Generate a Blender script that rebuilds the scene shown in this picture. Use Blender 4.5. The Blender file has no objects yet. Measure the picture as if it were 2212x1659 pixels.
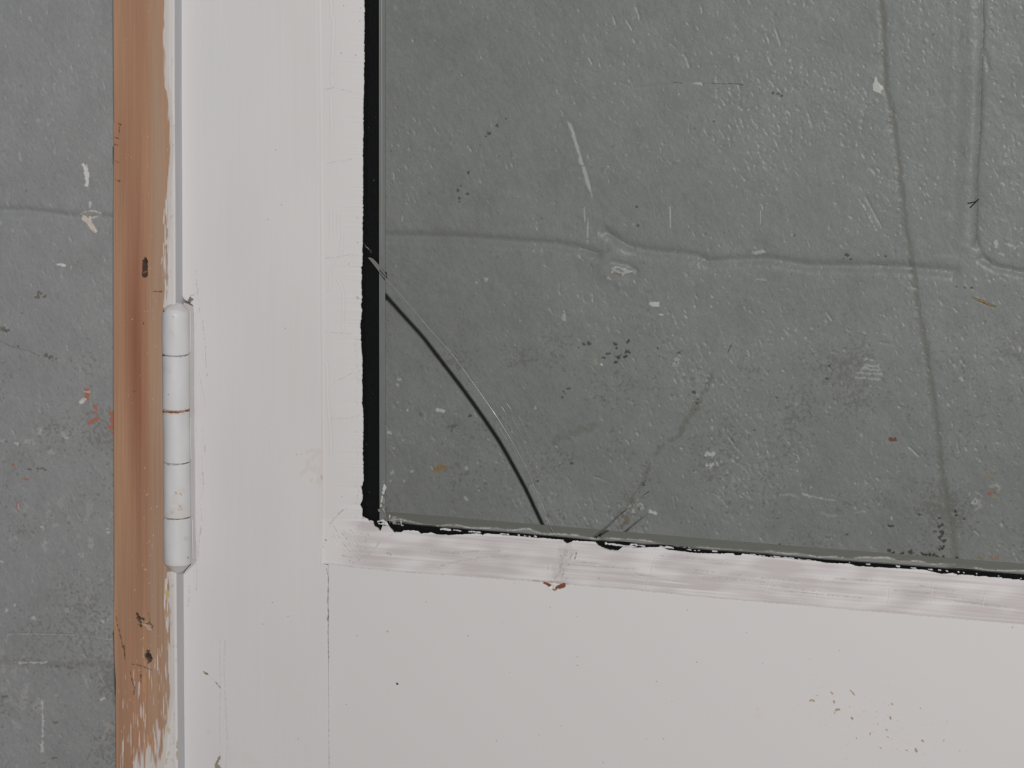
import bpy, bmesh, math
import numpy as np

# ------------------------------------------------------------------ camera
# The place: a glazed door in its jamb stands 12 cm in front of a painted block wall.
# World: X to the right along the door, Z up, Y towards the wall; door front face is y = 0.
W, H, F_PX = 2212, 1659, 8160.0
YAW, PITCH, ROLL = math.radians(17.19), math.radians(11.20), math.radians(0.48)
DIST = 1.583
GAP = 0.120            # wall surface behind door front
cy_, sy_, cp_, sp_ = math.cos(YAW), math.sin(YAW), math.cos(PITCH), math.sin(PITCH)
FWD = np.array([-sy_*cp_, cy_*cp_, -sp_])
_r = np.array([cy_, sy_, 0.0]); _u = np.cross(_r, FWD)
RGT = math.cos(ROLL)*_r + math.sin(ROLL)*_u
UPV = -math.sin(ROLL)*_r + math.cos(ROLL)*_u
EYE = -FWD*DIST
from mathutils import Matrix, Vector
sc = bpy.context.scene
cam = bpy.data.cameras.new('camera'); camo = bpy.data.objects.new('camera', cam)
sc.collection.objects.link(camo); sc.camera = camo
cam.sensor_width = 36.0; cam.lens = F_PX/W*36.0
cam.clip_start = 0.05; cam.clip_end = 50
M = Matrix.Identity(4)
for i in range(3):
    M[i][0] = RGT[i]; M[i][1] = UPV[i]; M[i][2] = -FWD[i]; M[i][3] = EYE[i]
camo.matrix_world = M
cam.dof.use_dof = True; cam.dof.focus_distance = DIST+0.005; cam.dof.aperture_fstop = 56

# ------------------------------------------------------------------ light
wd = bpy.data.worlds.new('world'); sc.world = wd; wd.use_nodes = True
bg = wd.node_tree.nodes['Background']
bg.inputs[0].default_value = (0.80, 0.90, 1.0, 1); bg.inputs[1].default_value = 0.088
fl = bpy.data.lights.new('camera_flash', 'POINT'); fl.energy = 64.0; fl.shadow_soft_size = 0.007
fl.color = (1.0, 0.985, 0.975)
flo = bpy.data.objects.new('camera_flash', fl); sc.collection.objects.link(flo)
flo.location = Vector(EYE + UPV*0.125)
sc.view_settings.view_transform = 'Standard'; sc.view_settings.look = 'None'
sc.view_settings.exposure = 0.0; sc.view_settings.gamma = 1.0
sc.view_settings.use_curve_mapping = False
sc.cycles.caustics_refractive = False; sc.cycles.caustics_reflective = False
sc.cycles.transparent_max_bounces = 16; sc.cycles.max_bounces = 8
rng = np.random.default_rng(7)

# ------------------------------------------------------------------ geometry helpers
def P(px, py, y=0.0):
    """point of the plane at depth y seen at photo pixel (px, py)"""
    px = np.asarray(px, float); py = np.asarray(py, float); y = np.asarray(y, float)
    d = FWD + RGT*((px-W/2)/F_PX)[..., None] - UPV*((py-H/2)/F_PX)[..., None]
    t = (y-EYE[1])/d[..., 1]
    return EYE + d*t[..., None]
def pix(x, y, z):
    v = np.stack(np.broadcast_arrays(x, y, z), -1) - EYE
    k = v@FWD
    return W/2+F_PX*(v@RGT)/k, H/2-F_PX*(v@UPV)/k
def link(name, me, parent=None, mat=None):
    o = bpy.data.objects.new(name, me); sc.collection.objects.link(o)
    if parent is not None: o.parent = parent
    if mat is not None: me.materials.append(mat)
    return o
def mesh_np(verts, quads, cols=None, smooth=True):
    me = bpy.data.meshes.new('m')
    nv, nq = len(verts), len(quads)
    me.vertices.add(nv); me.vertices.foreach_set('co', np.ascontiguousarray(verts, np.float32).ravel())
    me.loops.add(nq*4); me.loops.foreach_set('vertex_index', np.ascontiguousarray(quads, np.int32).ravel())
    me.polygons.add(nq); me.polygons.foreach_set('loop_start', np.arange(0, nq*4, 4, dtype=np.int32))
    me.polygons.foreach_set('loop_total', np.full(nq, 4, np.int32))
    me.update(calc_edges=True)
    me.polygons.foreach_set('use_smooth', np.full(nq, smooth, bool))
    if cols is not None:
        a = me.attributes.new('Col', 'FLOAT_COLOR', 'POINT')
        c = np.ones((nv, 4), np.float32); c[:, :cols.shape[1]] = cols
        a.data.foreach_set('color', c.ravel())
    return me
def grid_quads(nr, nc, flip=False):
    i = np.arange(nr*nc).reshape(nr, nc)
    q = np.stack([i[:-1, :-1], i[:-1, 1:], i[1:, 1:], i[1:, :-1]], -1).reshape(-1, 4)
    return q[:, ::-1] if flip else q
def box_arrays(x0, x1, y0, y1, z0, z1, base=0):
    v = np.array([[x, y, z] for x in (x0, x1) for y in (y0, y1) for z in (z0, z1)])
    q = np.array([[0,1,3,2],[4,6,7,5],[0,4,5,1],[2,3,7,6],[0,2,6,4],[1,5,7,3]])+base
    return v, q
def fine_axis(a0, a1, windows, fine, coarse):
    pts = [a0]; a = a0
    while a < a1-1e-9:
        step = coarse
        for w in windows:
            w0, w1 = w[:2]
            if w0 <= a < w1: step = w[2] if len(w) > 2 else fine; break
            if a < w0: step = min(step, w0-a)
        a = min(a+max(step, 1e-4), a1); pts.append(a)
    return np.array(pts)

# ------------------------------------------------------------------ canvases: height and colour of a surface, in photo scale
MG = 100
CH, CW = H+2*MG, W+2*MG
fy = np.fft.fftfreq(CH)[:, None]; fx = np.fft.rfftfreq(CW)[None]
def noise(sx, sy=None, seed=0, ang=0.0):
    sy = sx if sy is None else sy; ca, sa = math.cos(ang), math.sin(ang)
    r = np.random.default_rng(seed).standard_normal((CH, CW))
    f = np.fft.rfft2(r)*np.exp(-2*math.pi**2*(((fx*ca+fy*sa)*sx)**2+((fy*ca-fx*sa)*sy)**2))
    n = np.fft.irfft2(f, s=(CH, CW)); return (n/n.std()).astype(np.float32)
NJ = noise(1.6, seed=11)           # ragged edges
NJ2 = noise(4, seed=12)
class Canvas:
    def __init__(s, col):
        s.h = np.zeros((CH, CW), np.float32); s.base = np.array(col, np.float32)
        s.c = np.empty((CH, CW, 3), np.float32); s.c[:] = col
    def _d(s, pts, r, pad):
        pts = np.atleast_2d(np.array(pts, float)); r = np.broadcast_to(np.asarray(r, float), (len(pts),))
        R = r.max()+pad
        x0 = int(max(0, pts[:, 0].min()+MG-R)); x1 = int(min(CW, pts[:, 0].max()+MG+R+2))
        y0 = int(max(0, pts[:, 1].min()+MG-R)); y1 = int(min(CH, pts[:, 1].max()+MG+R+2))
        if x1 <= x0 or y1 <= y0: return None
        X, Y = np.meshgrid(np.arange(x0, x1)-MG, np.arange(y0, y1)-MG)
        best = np.full(X.shape, 1e9)
        if len(pts) == 1: best = np.hypot(X-pts[0, 0], Y-pts[0, 1])-r[0]
        for a, b, ra, rb in zip(pts[:-1], pts[1:], r[:-1], r[1:]):
            e = b-a; t = np.clip(((X-a[0])*e[0]+(Y-a[1])*e[1])/max(e@e, 1e-9), 0, 1)
            best = np.minimum(best, np.hypot(X-a[0]-t*e[0], Y-a[1]-t*e[1])-(ra+(rb-ra)*t))
        return (slice(y0, y1), slice(x0, x1)), best
    def stroke(s, pts, r, col=None, a=1.0, h=0.0, jag=0.0, soft=1.0, n=None):
        """paint a mark along pts with half-width r; h in mm (+ towards the viewer)"""
        n = NJ if n is None else n; jag = min(jag, 0.45*float(np.max(r))+0.12)
        g = s._d(pts, r, 4+3*jag+3*soft)
        if g is None: return
        sl, d = g
        m = np.clip(0.5-(d+jag*n[sl])/soft, 0, 1)
        if col is not None: s.c[sl] += (np.array(col, np.float32)-s.c[sl])*(m*a)[..., None]
        if h: s.h[sl] += h*m
    def bump(s, pts, sig, h):
        g = s._d(pts, 0, 4*sig)
        if g is None: return
        sl, d = g; s.h[sl] += h*np.exp(-0.5*(d/sig)**2)
    def fill(s, poly, col, a=1.0):
        p = np.array(poly, float); x0, y0 = (p.min(0)-2).astype(int); x1, y1 = (p.max(0)+3).astype(int)
        if x0 < -MG or y0 < -MG or x1 > CW-MG or y1 > CH-MG: return
        acc = 0
        for ox in (-.33, 0, .33):
            for oy in (-.33, 0, .33):
                Xq, Yq = np.meshgrid(np.arange(x0, x1)+ox, np.arange(y0, y1)+oy); ins = np.zeros(Xq.shape, bool)
                for (ax, ay), (bx, by) in zip(p, np.roll(p, -1, 0)):
                    if ay == by: continue
                    ins ^= ((ay > Yq) != (by > Yq)) & (Xq < (bx-ax)*(Yq-ay)/(by-ay)+ax)
                acc = acc+ins/9.0
        sl = (slice(y0+MG, y1+MG), slice(x0+MG, x1+MG))
        s.c[sl] += (np.array(col, np.float32)-s.c[sl])*(acc*a)[..., None]; s.h[sl] += 0.12*acc
    def sample(s, px, py):
        x = np.clip(px+MG, 0, CW-1.001); y = np.clip(py+MG, 0, CH-1.001)
        xi = x.astype(int); yi = y.astype(int); u = (x-xi).astype(np.float32); v = (y-yi).astype(np.float32)
        def s4(A):
            uu, vv = (u, v) if A.ndim == 2 else (u[..., None], v[..., None])
            return (A[yi, xi]*(1-uu)+A[yi, xi+1]*uu)*(1-vv)+(A[yi+1, xi]*(1-uu)+A[yi+1, xi+1]*uu)*vv
        # fade relief out beyond the canvas
        e = np.clip(np.minimum(np.minimum(px+MG, CW-MG-px), np.minimum(py+MG, CH-MG-py))/40, 0, 1)
        if hasattr(s, 'h0'):          # plain texture goes on past the photographed part, mirrored
            mx = np.abs((px+MG+CW) % (2*CW)-CW); my = np.abs((py+MG+CH) % (2*CH)-CH)
            xi2 = np.clip(mx, 0, CW-1).astype(int); yi2 = np.clip(my, 0, CH-1).astype(int)
            h = s4(s.h)*e+s.h0[yi2, xi2]*(1-e); c = s4(s.c)*e[..., None]+s.c0[yi2, xi2]*(1-e[..., None])
            return h*0.001, c.astype(np.float32)
        return s4(s.h)*e*0.001, (s.base+(s4(s.c)-s.base)*e[..., None]).astype(np.float32)

# ------------------------------------------------------------------ materials
def mat(name, rough=0.6, col=None, spec=0.3, attr=False, vary=0.0, vscale=80, bump=0.0, bscale=(900,)*3, bdet=3, grain=None):
    m = bpy.data.materials.new(name); m.use_nodes = True
    nt = m.node_tree; N = nt.nodes; L = nt.links
    b = N['Principled BSDF']; b.inputs['Roughness'].default_value = rough
    b.inputs['Specular IOR Level'].default_value = spec
    tc = N.new('ShaderNodeTexCoord')
    if attr:
        at = N.new('ShaderNodeAttribute'); at.attribute_name = 'Col'; src = at.outputs['Color']
    else:
        rgb = N.new('ShaderNodeRGB'); rgb.outputs[0].default_value = (*col, 1); src = rgb.outputs[0]
    if vary:
        mp = N.new('ShaderNodeMapping'); mp.inputs['Scale'].default_value = grain or (1, 1, 1)
        L.new(tc.outputs['Object'], mp.inputs[0])
        n = N.new('ShaderNodeTexNoise'); n.inputs['Scale'].default_value = vscale; n.inputs['Detail'].default_value = 5
        L.new(mp.outputs[0], n.inputs['Vector'])
        r = N.new('ShaderNodeMapRange'); r.inputs['From Min'].default_value = 0.3; r.inputs['From Max'].default_value = 0.7
        r.inputs['To Min'].default_value = 1-vary; r.inputs['To Max'].default_value = 1+vary
        L.new(n.outputs['Fac'], r.inputs['Value'])
        mx = N.new('ShaderNodeVectorMath'); mx.operation = 'SCALE'
        L.new(src, mx.inputs[0]); L.new(r.outputs[0], mx.inputs['Scale']); src = mx.outputs[0]
    L.new(src, b.inputs['Base Color'])
    if bump:
        mp = N.new('ShaderNodeMapping'); mp.inputs['Scale'].default_value = bscale
        L.new(tc.outputs['Object'], mp.inputs[0])
        n = N.new('ShaderNodeTexNoise'); n.inputs['Scale'].default_value = 1.0; n.inputs['Detail'].default_value = bdet
        L.new(mp.outputs[0], n.inputs['Vector'])
        bp = N.new('ShaderNodeBump'); bp.inputs['Strength'].default_value = 1.0; bp.inputs['Distance'].default_value = bump
        L.new(n.outputs['Fac'], bp.inputs['Height']); L.new(bp.outputs[0], b.inputs['Normal'])
    return m
WHITE = (0.735, 0.705, 0.695)
M_wall = mat('painted_block', 0.42, attr=True, spec=0.45, vary=0.06, vscale=1300, bump=0.00006, bscale=(900, 900, 900))
M_white = mat('white_paint_vertical', 0.55, attr=True, vary=0.006, vscale=1500, bump=0.00002, bscale=(2600, 500, 120))
M_whiteh = mat('white_paint_horizontal', 0.55, attr=True, vary=0.006, vscale=1500, bump=0.00002, bscale=(120, 500, 2600))
M_wood = mat('bare_wood_and_paint', 0.7, attr=True, spec=0.2, vary=0.03, vscale=60, grain=(22, 6, 0.7), bump=0.00004, bscale=(3000, 900, 130))
M_hinge = mat('painted_steel', 0.5, attr=True, spec=0.35, vary=0.02, vscale=120, bump=0.00004, bscale=(500, 500, 500))
M_plain = mat('white_paint_plain', 0.55, col=WHITE, vary=0.02, vscale=60, bump=0.00006, bscale=(500, 500, 500))
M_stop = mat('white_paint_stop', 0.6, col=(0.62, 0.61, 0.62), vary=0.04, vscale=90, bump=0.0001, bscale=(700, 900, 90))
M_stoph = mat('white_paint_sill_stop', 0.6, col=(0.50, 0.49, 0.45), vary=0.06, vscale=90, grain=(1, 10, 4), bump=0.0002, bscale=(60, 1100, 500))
M_black = mat('black_glazing_tape', 0.75, col=(0.009, 0.009, 0.009), spec=0.08, vary=0.3, vscale=900)
M_floor = mat('concrete_floor', 0.85, col=(0.30, 0.29, 0.28), vary=0.15, vscale=30, bump=0.0008, bscale=(180, 180, 180))
M_wback = mat('old_wood', 0.7, col=(0.42, 0.26, 0.15), vary=0.1, vscale=60, grain=(20, 6, 1))
M_twig = mat('dry_splinter', 0.8, col=(0.42, 0.30, 0.14), vary=0.3, vscale=900)

def glass_mat(name, tint, gloss):
    m = bpy.data.materials.new(name); m.use_nodes = True; nt = m.node_tree; N = nt.nodes; L = nt.links
    N.remove(N['Principled BSDF']); o = N['Material Output']
    t = N.new('ShaderNodeBsdfTransparent'); t.inputs[0].default_value = (*tint, 1)
    g = N.new('ShaderNodeBsdfGlossy'); g.inputs['Roughness'].default_value = 0.02
    f = N.new('ShaderNodeFresnel'); f.inputs[0].default_value = gloss
    mx = N.new('ShaderNodeMixShader'); L.new(f.outputs[0], mx.inputs[0]); L.new(t.outputs[0], mx.inputs[1]); L.new(g.outputs[0], mx.inputs[2])
    L.new(mx.outputs[0], o.inputs[0]); return m
M_glass = glass_mat('clear_glass', (0.935, 0.940, 0.933), 1.3)
def refr_mat(name, tint, ior, rough):
    m = bpy.data.materials.new(name); m.use_nodes = True; nt = m.node_tree; N = nt.nodes; L = nt.links
    N.remove(N['Principled BSDF']); o = N['Material Output']
    g = N.new('ShaderNodeBsdfRefraction'); g.inputs['Color'].default_value = (*tint, 1)
    g.inputs['IOR'].default_value = ior; g.inputs['Roughness'].default_value = rough
    L.new(g.outputs[0], o.inputs[0]); return m
M_crack = refr_mat('broken_glass_face', (0.97, 0.97, 0.97), 1.008, 0.0)
M_edge = mat('crack_edge_glint', 0.25, col=(0.55, 0.56, 0.55), spec=1.0)  # pale base colour paints in the flash glint on the crack edges
M_chip = mat('glass_chip_face', 0.3, col=(0.24, 0.24, 0.235), spec=0.6)
M_dark = refr_mat('dark_glass_face', (0.80, 0.80, 0.79), 1.01, 0.05)
def film_mat(name):
    m = bpy.data.materials.new(name); m.use_nodes = True; nt = m.node_tree; N = nt.nodes; L = nt.links
    b = N['Principled BSDF']; b.inputs['Roughness'].default_value = 0.7
    a = N.new('ShaderNodeAttribute'); a.attribute_name = 'Col'
    s = N.new('ShaderNodeSeparateColor'); L.new(a.outputs['Color'], s.inputs[0])
    L.new(s.outputs[0], b.inputs['Alpha'])
    c = N.new('ShaderNodeMix'); c.data_type = 'RGBA'; c.inputs[6].default_value = (0.68, 0.68, 0.67, 1); c.inputs[7].default_value = (0.30, 0.27, 0.22, 1)
    L.new(s.outputs[1], c.inputs[0]); L.new(c.outputs[2], b.inputs['Base Color'])
    return m
M_film = film_mat('paint_film')
#BODY
def poly_x(pts, y):
    """x(z) in the world of a near-vertical edge given as photo points on plane y"""
    p = np.array(pts, float); w = P(p[:, 0], p[:, 1], y)
    o = np.argsort(w[:, 2]); return w[o, 2], w[o, 0]
def poly_z(pts, y):
    p = np.array(pts, float); w = P(p[:, 0], p[:, 1], y)
    o = np.argsort(w[:, 0]); return w[o, 0], w[o, 2]
def at_x(pts, y, z): a, b = poly_x(pts, y); return np.interp(z, a, b)
def at_z(pts, y, x): a, b = poly_z(pts, y); return np.interp(x, a, b)
def Z(py, px=1106, y=0.0): return float(P(px, py, y)[2])
def X(px, py=830, y=0.0): return float(P(px, py, y)[0])
Z_FLOOR = -0.42
TOP = 0.62
DOOR_R = 0.50
STILE_R = 0.062
FINE = 0.00026
def combine(parts):
    vs, qs, cs, n = [], [], [], 0
    for v, q, c in parts:
        vs.append(v); qs.append(q+n); cs.append(np.broadcast_to(c, (len(v), 3))); n += len(v)
    return np.concatenate(vs), np.concatenate(qs), np.concatenate(cs)

# =================================================================== the block wall
wall = Canvas((0.355, 0.362, 0.361))
n2, n5, n14, n40 = noise(2.6, seed=1), noise(5.5, seed=2), noise(15, seed=3), noise(55, seed=4)
nv = noise(2.2, 5.0, seed=5)
wall.h += 0.030*n5+0.05*n14+0.10*n40
dg = noise(1.9, 5.2, seed=7, ang=-0.5); fine_ = noise(1.1, 2.0, seed=8, ang=-0.4)
pits = np.clip(0.75*n2+0.95*dg+0.4*nv-1.75+0.45*n40, 0, 2.0)
wall.h -= 0.135*pits
wall.h += 0.016*dg+0.010*fine_
wall.c *= (1+0.022*fine_+0.02*dg)[..., None]
bumps = np.clip(noise(3.4, seed=6)-1.5+0.3*n40, 0, 2); wall.h += 0.10*bumps
wall.c *= (1+0.018*n14+0.02*n40)[..., None]
# bottom left part of the wall is rubbed and pale-blotched
YY, XX = np.mgrid[0:CH, 0:CW]; YY = YY-MG; XX = XX-MG
wf = np.clip(noise(5, 8, seed=20, ang=.3)+0.7*noise(50, seed=24)+0.5*noise(2, seed=25)-2.1, 0, 1)*np.clip((YY-850)/350, 0, 1)*np.clip((280-XX)/30, 0, 1)
wall.c += (np.array((0.47, 0.46, 0.45), np.float32)-wall.c)*np.clip(wf*1.3, 0, 0.55)[..., None]
df = np.clip(noise(1.8, seed=21)+0.8*noise(30, seed=22)-1.5, 0, 1)*np.clip((YY-500)/500, 0.05, 1)
wall.c += (np.array((0.17, 0.15, 0.115), np.float32)-wall.c)*np.clip(df*0.6, 0, 0.35)[..., None]
wall.h0 = wall.h.copy(); wall.c0 = wall.c.copy()
# mortar joints (struck a little below the face, under thick paint)
def joint(pts, sig, h): wall.bump(pts, sig, -h)
joint([(-90,455),(60,457),(110,463),(160,471),(260,473)], 7.0, 1.45)
joint([(700,508),(832,511),(900,512),(1000,515),(1106,523),(1200,529),(1262,540),(1290,549)], 7.6, 1.3)
joint([(1310,503),(1330,516),(1352,531),(1400,543),(1500,553),(1531,566),(1659,560),(1750,575),(1860,576),(1950,578),(2060,588)], 7.6, 1.3)
joint([(2120,560),(2150,577),(2212,590),(2310,600)], 6.0, 1.1)
wall.bump([(1255,538),(1290,549),(1312,541)], 2.2, -0.5)
wall.bump([(1313,505),(1345,526),(1368,538)], 2.2, -0.45)
wall.bump([(1520,560),(1530,568),(1545,562)], 2.2, -0.35)
wall.bump([(1885,573),(1915,576)], 1.2, -0.4)
wall.bump([(2098,-90),(2098,250),(2088,400),(2084,530)], 13, 0.55)
wall.bump([(2060,-90),(2052,520)], 6, 0.15)
wall.bump([(2122,-90),(2123,30),(2125,60),(2119,150),(2117,280),(2108,400),(2109,450),(2107,530)], 2.4, -0.45)
wall.bump([(2122,-90),(2119,150),(2108,400),(2107,530)], 5.5, -0.55)
wall.bump([(2110,520),(2118,545),(2135,570)], 4, -0.6)
wall.bump([(2126,110),(2135,150)], 4, -0.5)
wall.stroke([(2122,-90),(2123,30),(2125,60),(2119,150),(2117,280),(2108,400),(2109,450),(2107,530)], 1.3, (0.15,0.15,0.145), 0.6, jag=.6, soft=3)
# rubbed paler paint along the vertical joint
for a in [[(2043,60),(2052,90)],[(2024,45),(2045,80)],[(2050,140),(2060,148)],[(2023,233),(2052,230)],[(2050,460),(2054,480)],[(2035,460),(2056,470)],[(2040,516),(2060,548)],[(2018,552),(2064,556)],[(2068,560),(2078,520)]]:
    wall.stroke(a, 2.5, (0.44,0.44,0.44), 0.5, jag=2.6, soft=2, n=NJ2, h=0.05)
for k in range(46):
    yy = rng.uniform(-60, 545); xx = rng.choice([2052, 2090])+rng.normal(0, 5)
    wall.stroke([(xx,yy),(xx+rng.normal(0,1),yy+rng.uniform(2,10))], rng.uniform(.6,1.6), (0.46,0.46,0.46), 0.45, jag=1.3, soft=1.5)
# settlement ridge across the wall: olive stained step
ridge = [(1893,-90),(1899,0),(1906,60),(1908,130),(1911,190),(1922,230),(1930,290),(1942,370),(1948,430),(1953,490),(1965,550),(1972,600),(1980,660),(1990,710),(2000,770),(2010,840),(2022,920),(2028,990),(2038,1060),(2050,1130),(2062,1210),(2075,1300)]
wall.stroke([(x+1,y) for x,y in ridge], 8.0, (0.255,0.253,0.225), 0.7, jag=1.0, soft=6, n=NJ2)
wall.bump([(x-8,y) for x,y in ridge], 4, 0.10)
wall.bump([(x+1,y) for x,y in ridge], 7.0, -0.30)
wall.stroke([(1964,560),(1968,580),(1970,592)], 1.0, (0.17,0.17,0.15), .7, jag=.4, soft=2)
for (x,y) in [(1944,502),(1967,630),(1972,652),(1991,755)]:
    wall.stroke([(x,y-2),(x+2,y+3)], 1.2, (0.5,0.5,0.5), 0.7, jag=.8)
W1=(0.84,0.82,0.79); W2=(0.66,0.66,0.65); W3=(0.50,0.50,0.49); OR=(0.52,0.20,0.13); OL=(0.11,0.10,0.05); BR=(0.06,0.045,0.03); RU=(0.28,0.09,0.04)
# --- marks on the left of the door
wall.stroke([(195,437),(194,448)], [1.5,3], W2, .85, jag=1, h=.1)
wall.stroke([(174,462),(185,458),(200,456),(216,461),(212,467),(195,471),(180,468),(174,462)], 2.0, W2, .9, jag=1.0, h=.25)
wall.stroke([(180,462),(195,461),(212,463)], 4, (0.46,0.43,0.38), .8, jag=1.2, h=.1)
wall.stroke([(178,472),(190,478),(198,490),(206,500)], [5,5.5,5,3.5], (0.76,0.66,0.57), 1, jag=.5, h=.35)
wall.stroke([(125,572),(138,573)], 2.6, W1, .9, jag=1.4); wall.stroke([(153,575),(153,581)], 1, W2, .8)
wall.stroke([(183,356),(186,368),(188,385),(187,398)], [4.5,4,5,3], W1, .95, jag=1.2, h=.15); wall.stroke([(184,353),(185,358)], 2, BR, .7, jag=1)
for (x,y) in [(55,264),(85,260),(103,268),(195,340),(2,480),(27,496),(64,38),(67,44),(118,182),(142,310),(8,690),(12,700),(15,708)]:
    wall.stroke([(x,y),(x+rng.uniform(-3,5),y+rng.uniform(-2,3))], rng.uniform(1.5,3.2), (0.50,0.48,0.44), .75, jag=1.8)
for (x,y,r) in [(85,636,4),(95,640,2.5),(78,642,2.5),(98,768,4),(110,772,4.5),(120,776,2.5),(8,713,6),(15,716,3),(62,1014,2),(80,1013,3),(90,1012,3),(98,1016,2.5)]:
    wall.stroke([(x-2,y),(x+2,y)], r*.8, (0.17,0.14,0.10), .75, jag=2.2, h=-.15)
wall.stroke([(0,738),(25,750),(60,758),(85,770)], 1.2, (0.18,0.17,0.15), .4, jag=1.5, h=-.2, soft=2)
wall.stroke([(38,747),(39,749)], 1.6, RU, .9)
for p,r in [([(183,841),(190,842)],3.2),([(187,850),(189,860)],4.0),([(206,876),(208,884)],3),([(203,890),(206,891)],2.2),([(192,913),(204,907),(212,904)],[5,4,2]),([(238,890),(246,900),(246,925)],[4,9,5]),([(229,916),(236,921),(244,935)],2.2),([(46,980),(47,982)],3),([(53,1034),(61,1036)],2.2),([(37,1090),(38,1094)],3.4),([(28,1003),(30,1005)],2.5)]:
    wall.stroke(p, r, OR, .92, jag=1.3, h=.08)
wall.stroke([(173,868),(180,866)], 4, W1, .8, jag=1.6); wall.stroke([(182,846),(194,847)], 1.1, W2, .8)
wall.stroke([(39,1090),(40,1099)], 1.2, W2, .8)
for (x,y,r) in [(88,930,6),(85,937,5),(138,940,4.5),(143,946,3),(155,930,2),(60,955,6),(72,952,5),(35,958,4),(3,952,5),(110,975,6),(90,1138,4),(60,1094,1.6),(174,1043,2),(175,1063,2.5),(233,1142,4),(235,1150,3),(198,1168,5),(195,1180,5),(35,1163,5),(5,1214,4),(100,1170,6),(98,1185,5),(175,1200,6),(32,1308,3.5),(14,1318,3),(100,1315,1),(144,1317,5),(73,1336,4),(222,1342,3),(232,1338,2),(190,1252,2)]:
    wall.stroke([(x-r*.3,y),(x+r*.4,y+r*.2)], r*.8, W3 if r > 4.2 else W2, .65, jag=2.2, h=.05)
wall.stroke([(12,1388),(14,1375),(25,1370),(60,1370),(110,1371),(160,1372),(200,1376),(240,1382)], .8, W3, .7, jag=1.0, h=.15)
wall.stroke([(16,1367),(110,1368),(165,1370)], .7, (0.2,0.2,0.19), .4, jag=1.0, h=-.2)
wall.stroke([(30,1430),(50,1432),(100,1431)], 1.5, W1, .7, jag=1.6)
wall.stroke([(91,1515),(93,1560),(91,1600),(91,1622)], [1,1.6,2,3.5], W2, .75, jag=1.2, soft=2)
wall.stroke([(55,1505),(57,1480)], 4, W3, .5, jag=2.4); wall.stroke([(30,1560),(42,1570)], 6, W3, .5, jag=3)
wall.stroke([(228,1566),(236,1572)], 8, (0.48,0.44,0.40), .6, jag=3); wall.stroke([(220,1511),(224,1508)], 2.5, W2, .8, jag=1.3)
wall.stroke([(180,1460),(190,1485)], 2, W3, .6, jag=1.5); wall.stroke([(215,1455),(225,1475)], 2, W3, .5, jag=1.5)
wall.stroke([(0,1427),(70,1430),(150,1435),(235,1436)], 7, (0.22,0.205,0.185), .33, jag=5, soft=6, n=NJ2)
for (x,y) in [(150,1440),(158,1443),(125,1440),(120,1561),(118,1638),(94,1648),(10,1505)]:
    wall.stroke([(x-4,y),(x+3,y)], 2, (0.16,0.12,0.08), .6, jag=1.8)
# --- marks behind the glass
wall.stroke([(1322,580),(1335,577),(1350,584),(1365,586),(1345,592),(1325,585)], 3.5, (0.60,0.59,0.57), .95, jag=1.2, h=.5)
wall.stroke([(1330,588),(1340,592)], 2.5, (0.36,0.30,0.22), .8, jag=1.2)
wall.bump([(1325,565),(1355,572),(1375,585)], 4, -.6); wall.bump([(1290,562),(1335,545)], 14, .7); wall.bump([(1305,590),(1345,612)], 10, .5)
wall.stroke([(1314,598),(1318,601)], 2.6, W2, .7, jag=1); wall.stroke([(1338,612),(1342,620)], 2.2, W3, .7, jag=1)
for (x,y,r) in [(1072,272,3.5),(1055,288,4),(1048,295,2),(1092,257,1.5),(1012,373,3),(1016,369,2),(995,402,2.2),(989,412,2.5),(1008,420,2.5),(992,428,3.5),(993,436,2.5),(991,453,2.2),(1036,314,1.4),(1376,447,3),(1379,487,3),(1541,262,2.5),(1669,200,3),(1679,203,3.5),(1688,206,2),(1720,228,1.8),(1330,745,4),(1331,751,3),(1356,738,4),(1354,760,4.5),(1351,770,4),(1334,772,6),(1330,783,4),(1304,773,3.2),(1262,745,4),(1272,742,4),(1250,751,2),(1314,764,3),(1228,840,4),(1222,850,3),(1217,846,2),(1213,858,3),(1300,858,2),(1234,1002,3.5),(1161,1040,2),(1463,765,5),(1420,752,3),(1504,872,5),(1503,885,3),(1500,848,4),(1508,862,3),(1399,1002,3.5),(1391,1042,4),(1389,1048,3),(1630,930,2),(1923,1138,4.5),(1928,1121,1.5),(1989,1112,4),(1830,1155,3),(1895,1158,1.5),(2064,1105,3),(2066,1114,2.5),(2081,1122,2.5),(2030,1120,3),(2026,1140,3),(2031,1135,4),(2033,1150,5),(2032,1160,5),(2038,1168,5),(2018,1148,3),(2016,1152,2.5),(2034,1182,5),(2031,1187,4),(1920,1190,4),(1928,1196,3),(1947,1197,4.5),(1967,1196,5),(1981,1200,2),(1992,1196,4.5),(1999,1200,4),(2006,1199,5),(2016,1199,5),(2022,1204,4),(2037,1204,4),(2067,1207,5),(2075,1210,3),(1678,860,2),(1683,1175,2.5),(1680,1120,3),(2114,1207,2),(2067,620,2.5),(2083,621,4),(2098,623,3),(1829,552,4),(1838,560,3),(1822,560,1.5),(1912,553,2.5),(1897,556,2),(1790,790,3),(1785,820,4),(2017,75,3),(2108,1010,2)]:
    c = BR if (1300 < x < 1360 and 735 < y < 790) or (x > 1900 and y > 1100) else OL
    wall.stroke([(x-r*.3,y),(x+r*.4,y)], r*.75, c, .8, jag=1.9, h=-.12)
wall.stroke([(1580,745),(1571,765)], [1.4,1], OL, .85, jag=.5)
olive = [(1542,805),(1530,830),(1508,870),(1500,885),(1480,915),(1466,940),(1440,955),(1425,968),(1420,978)]
wall.stroke(olive, 5, (0.20,0.185,0.13), .38, jag=4.5, soft=4, n=NJ2)
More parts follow.
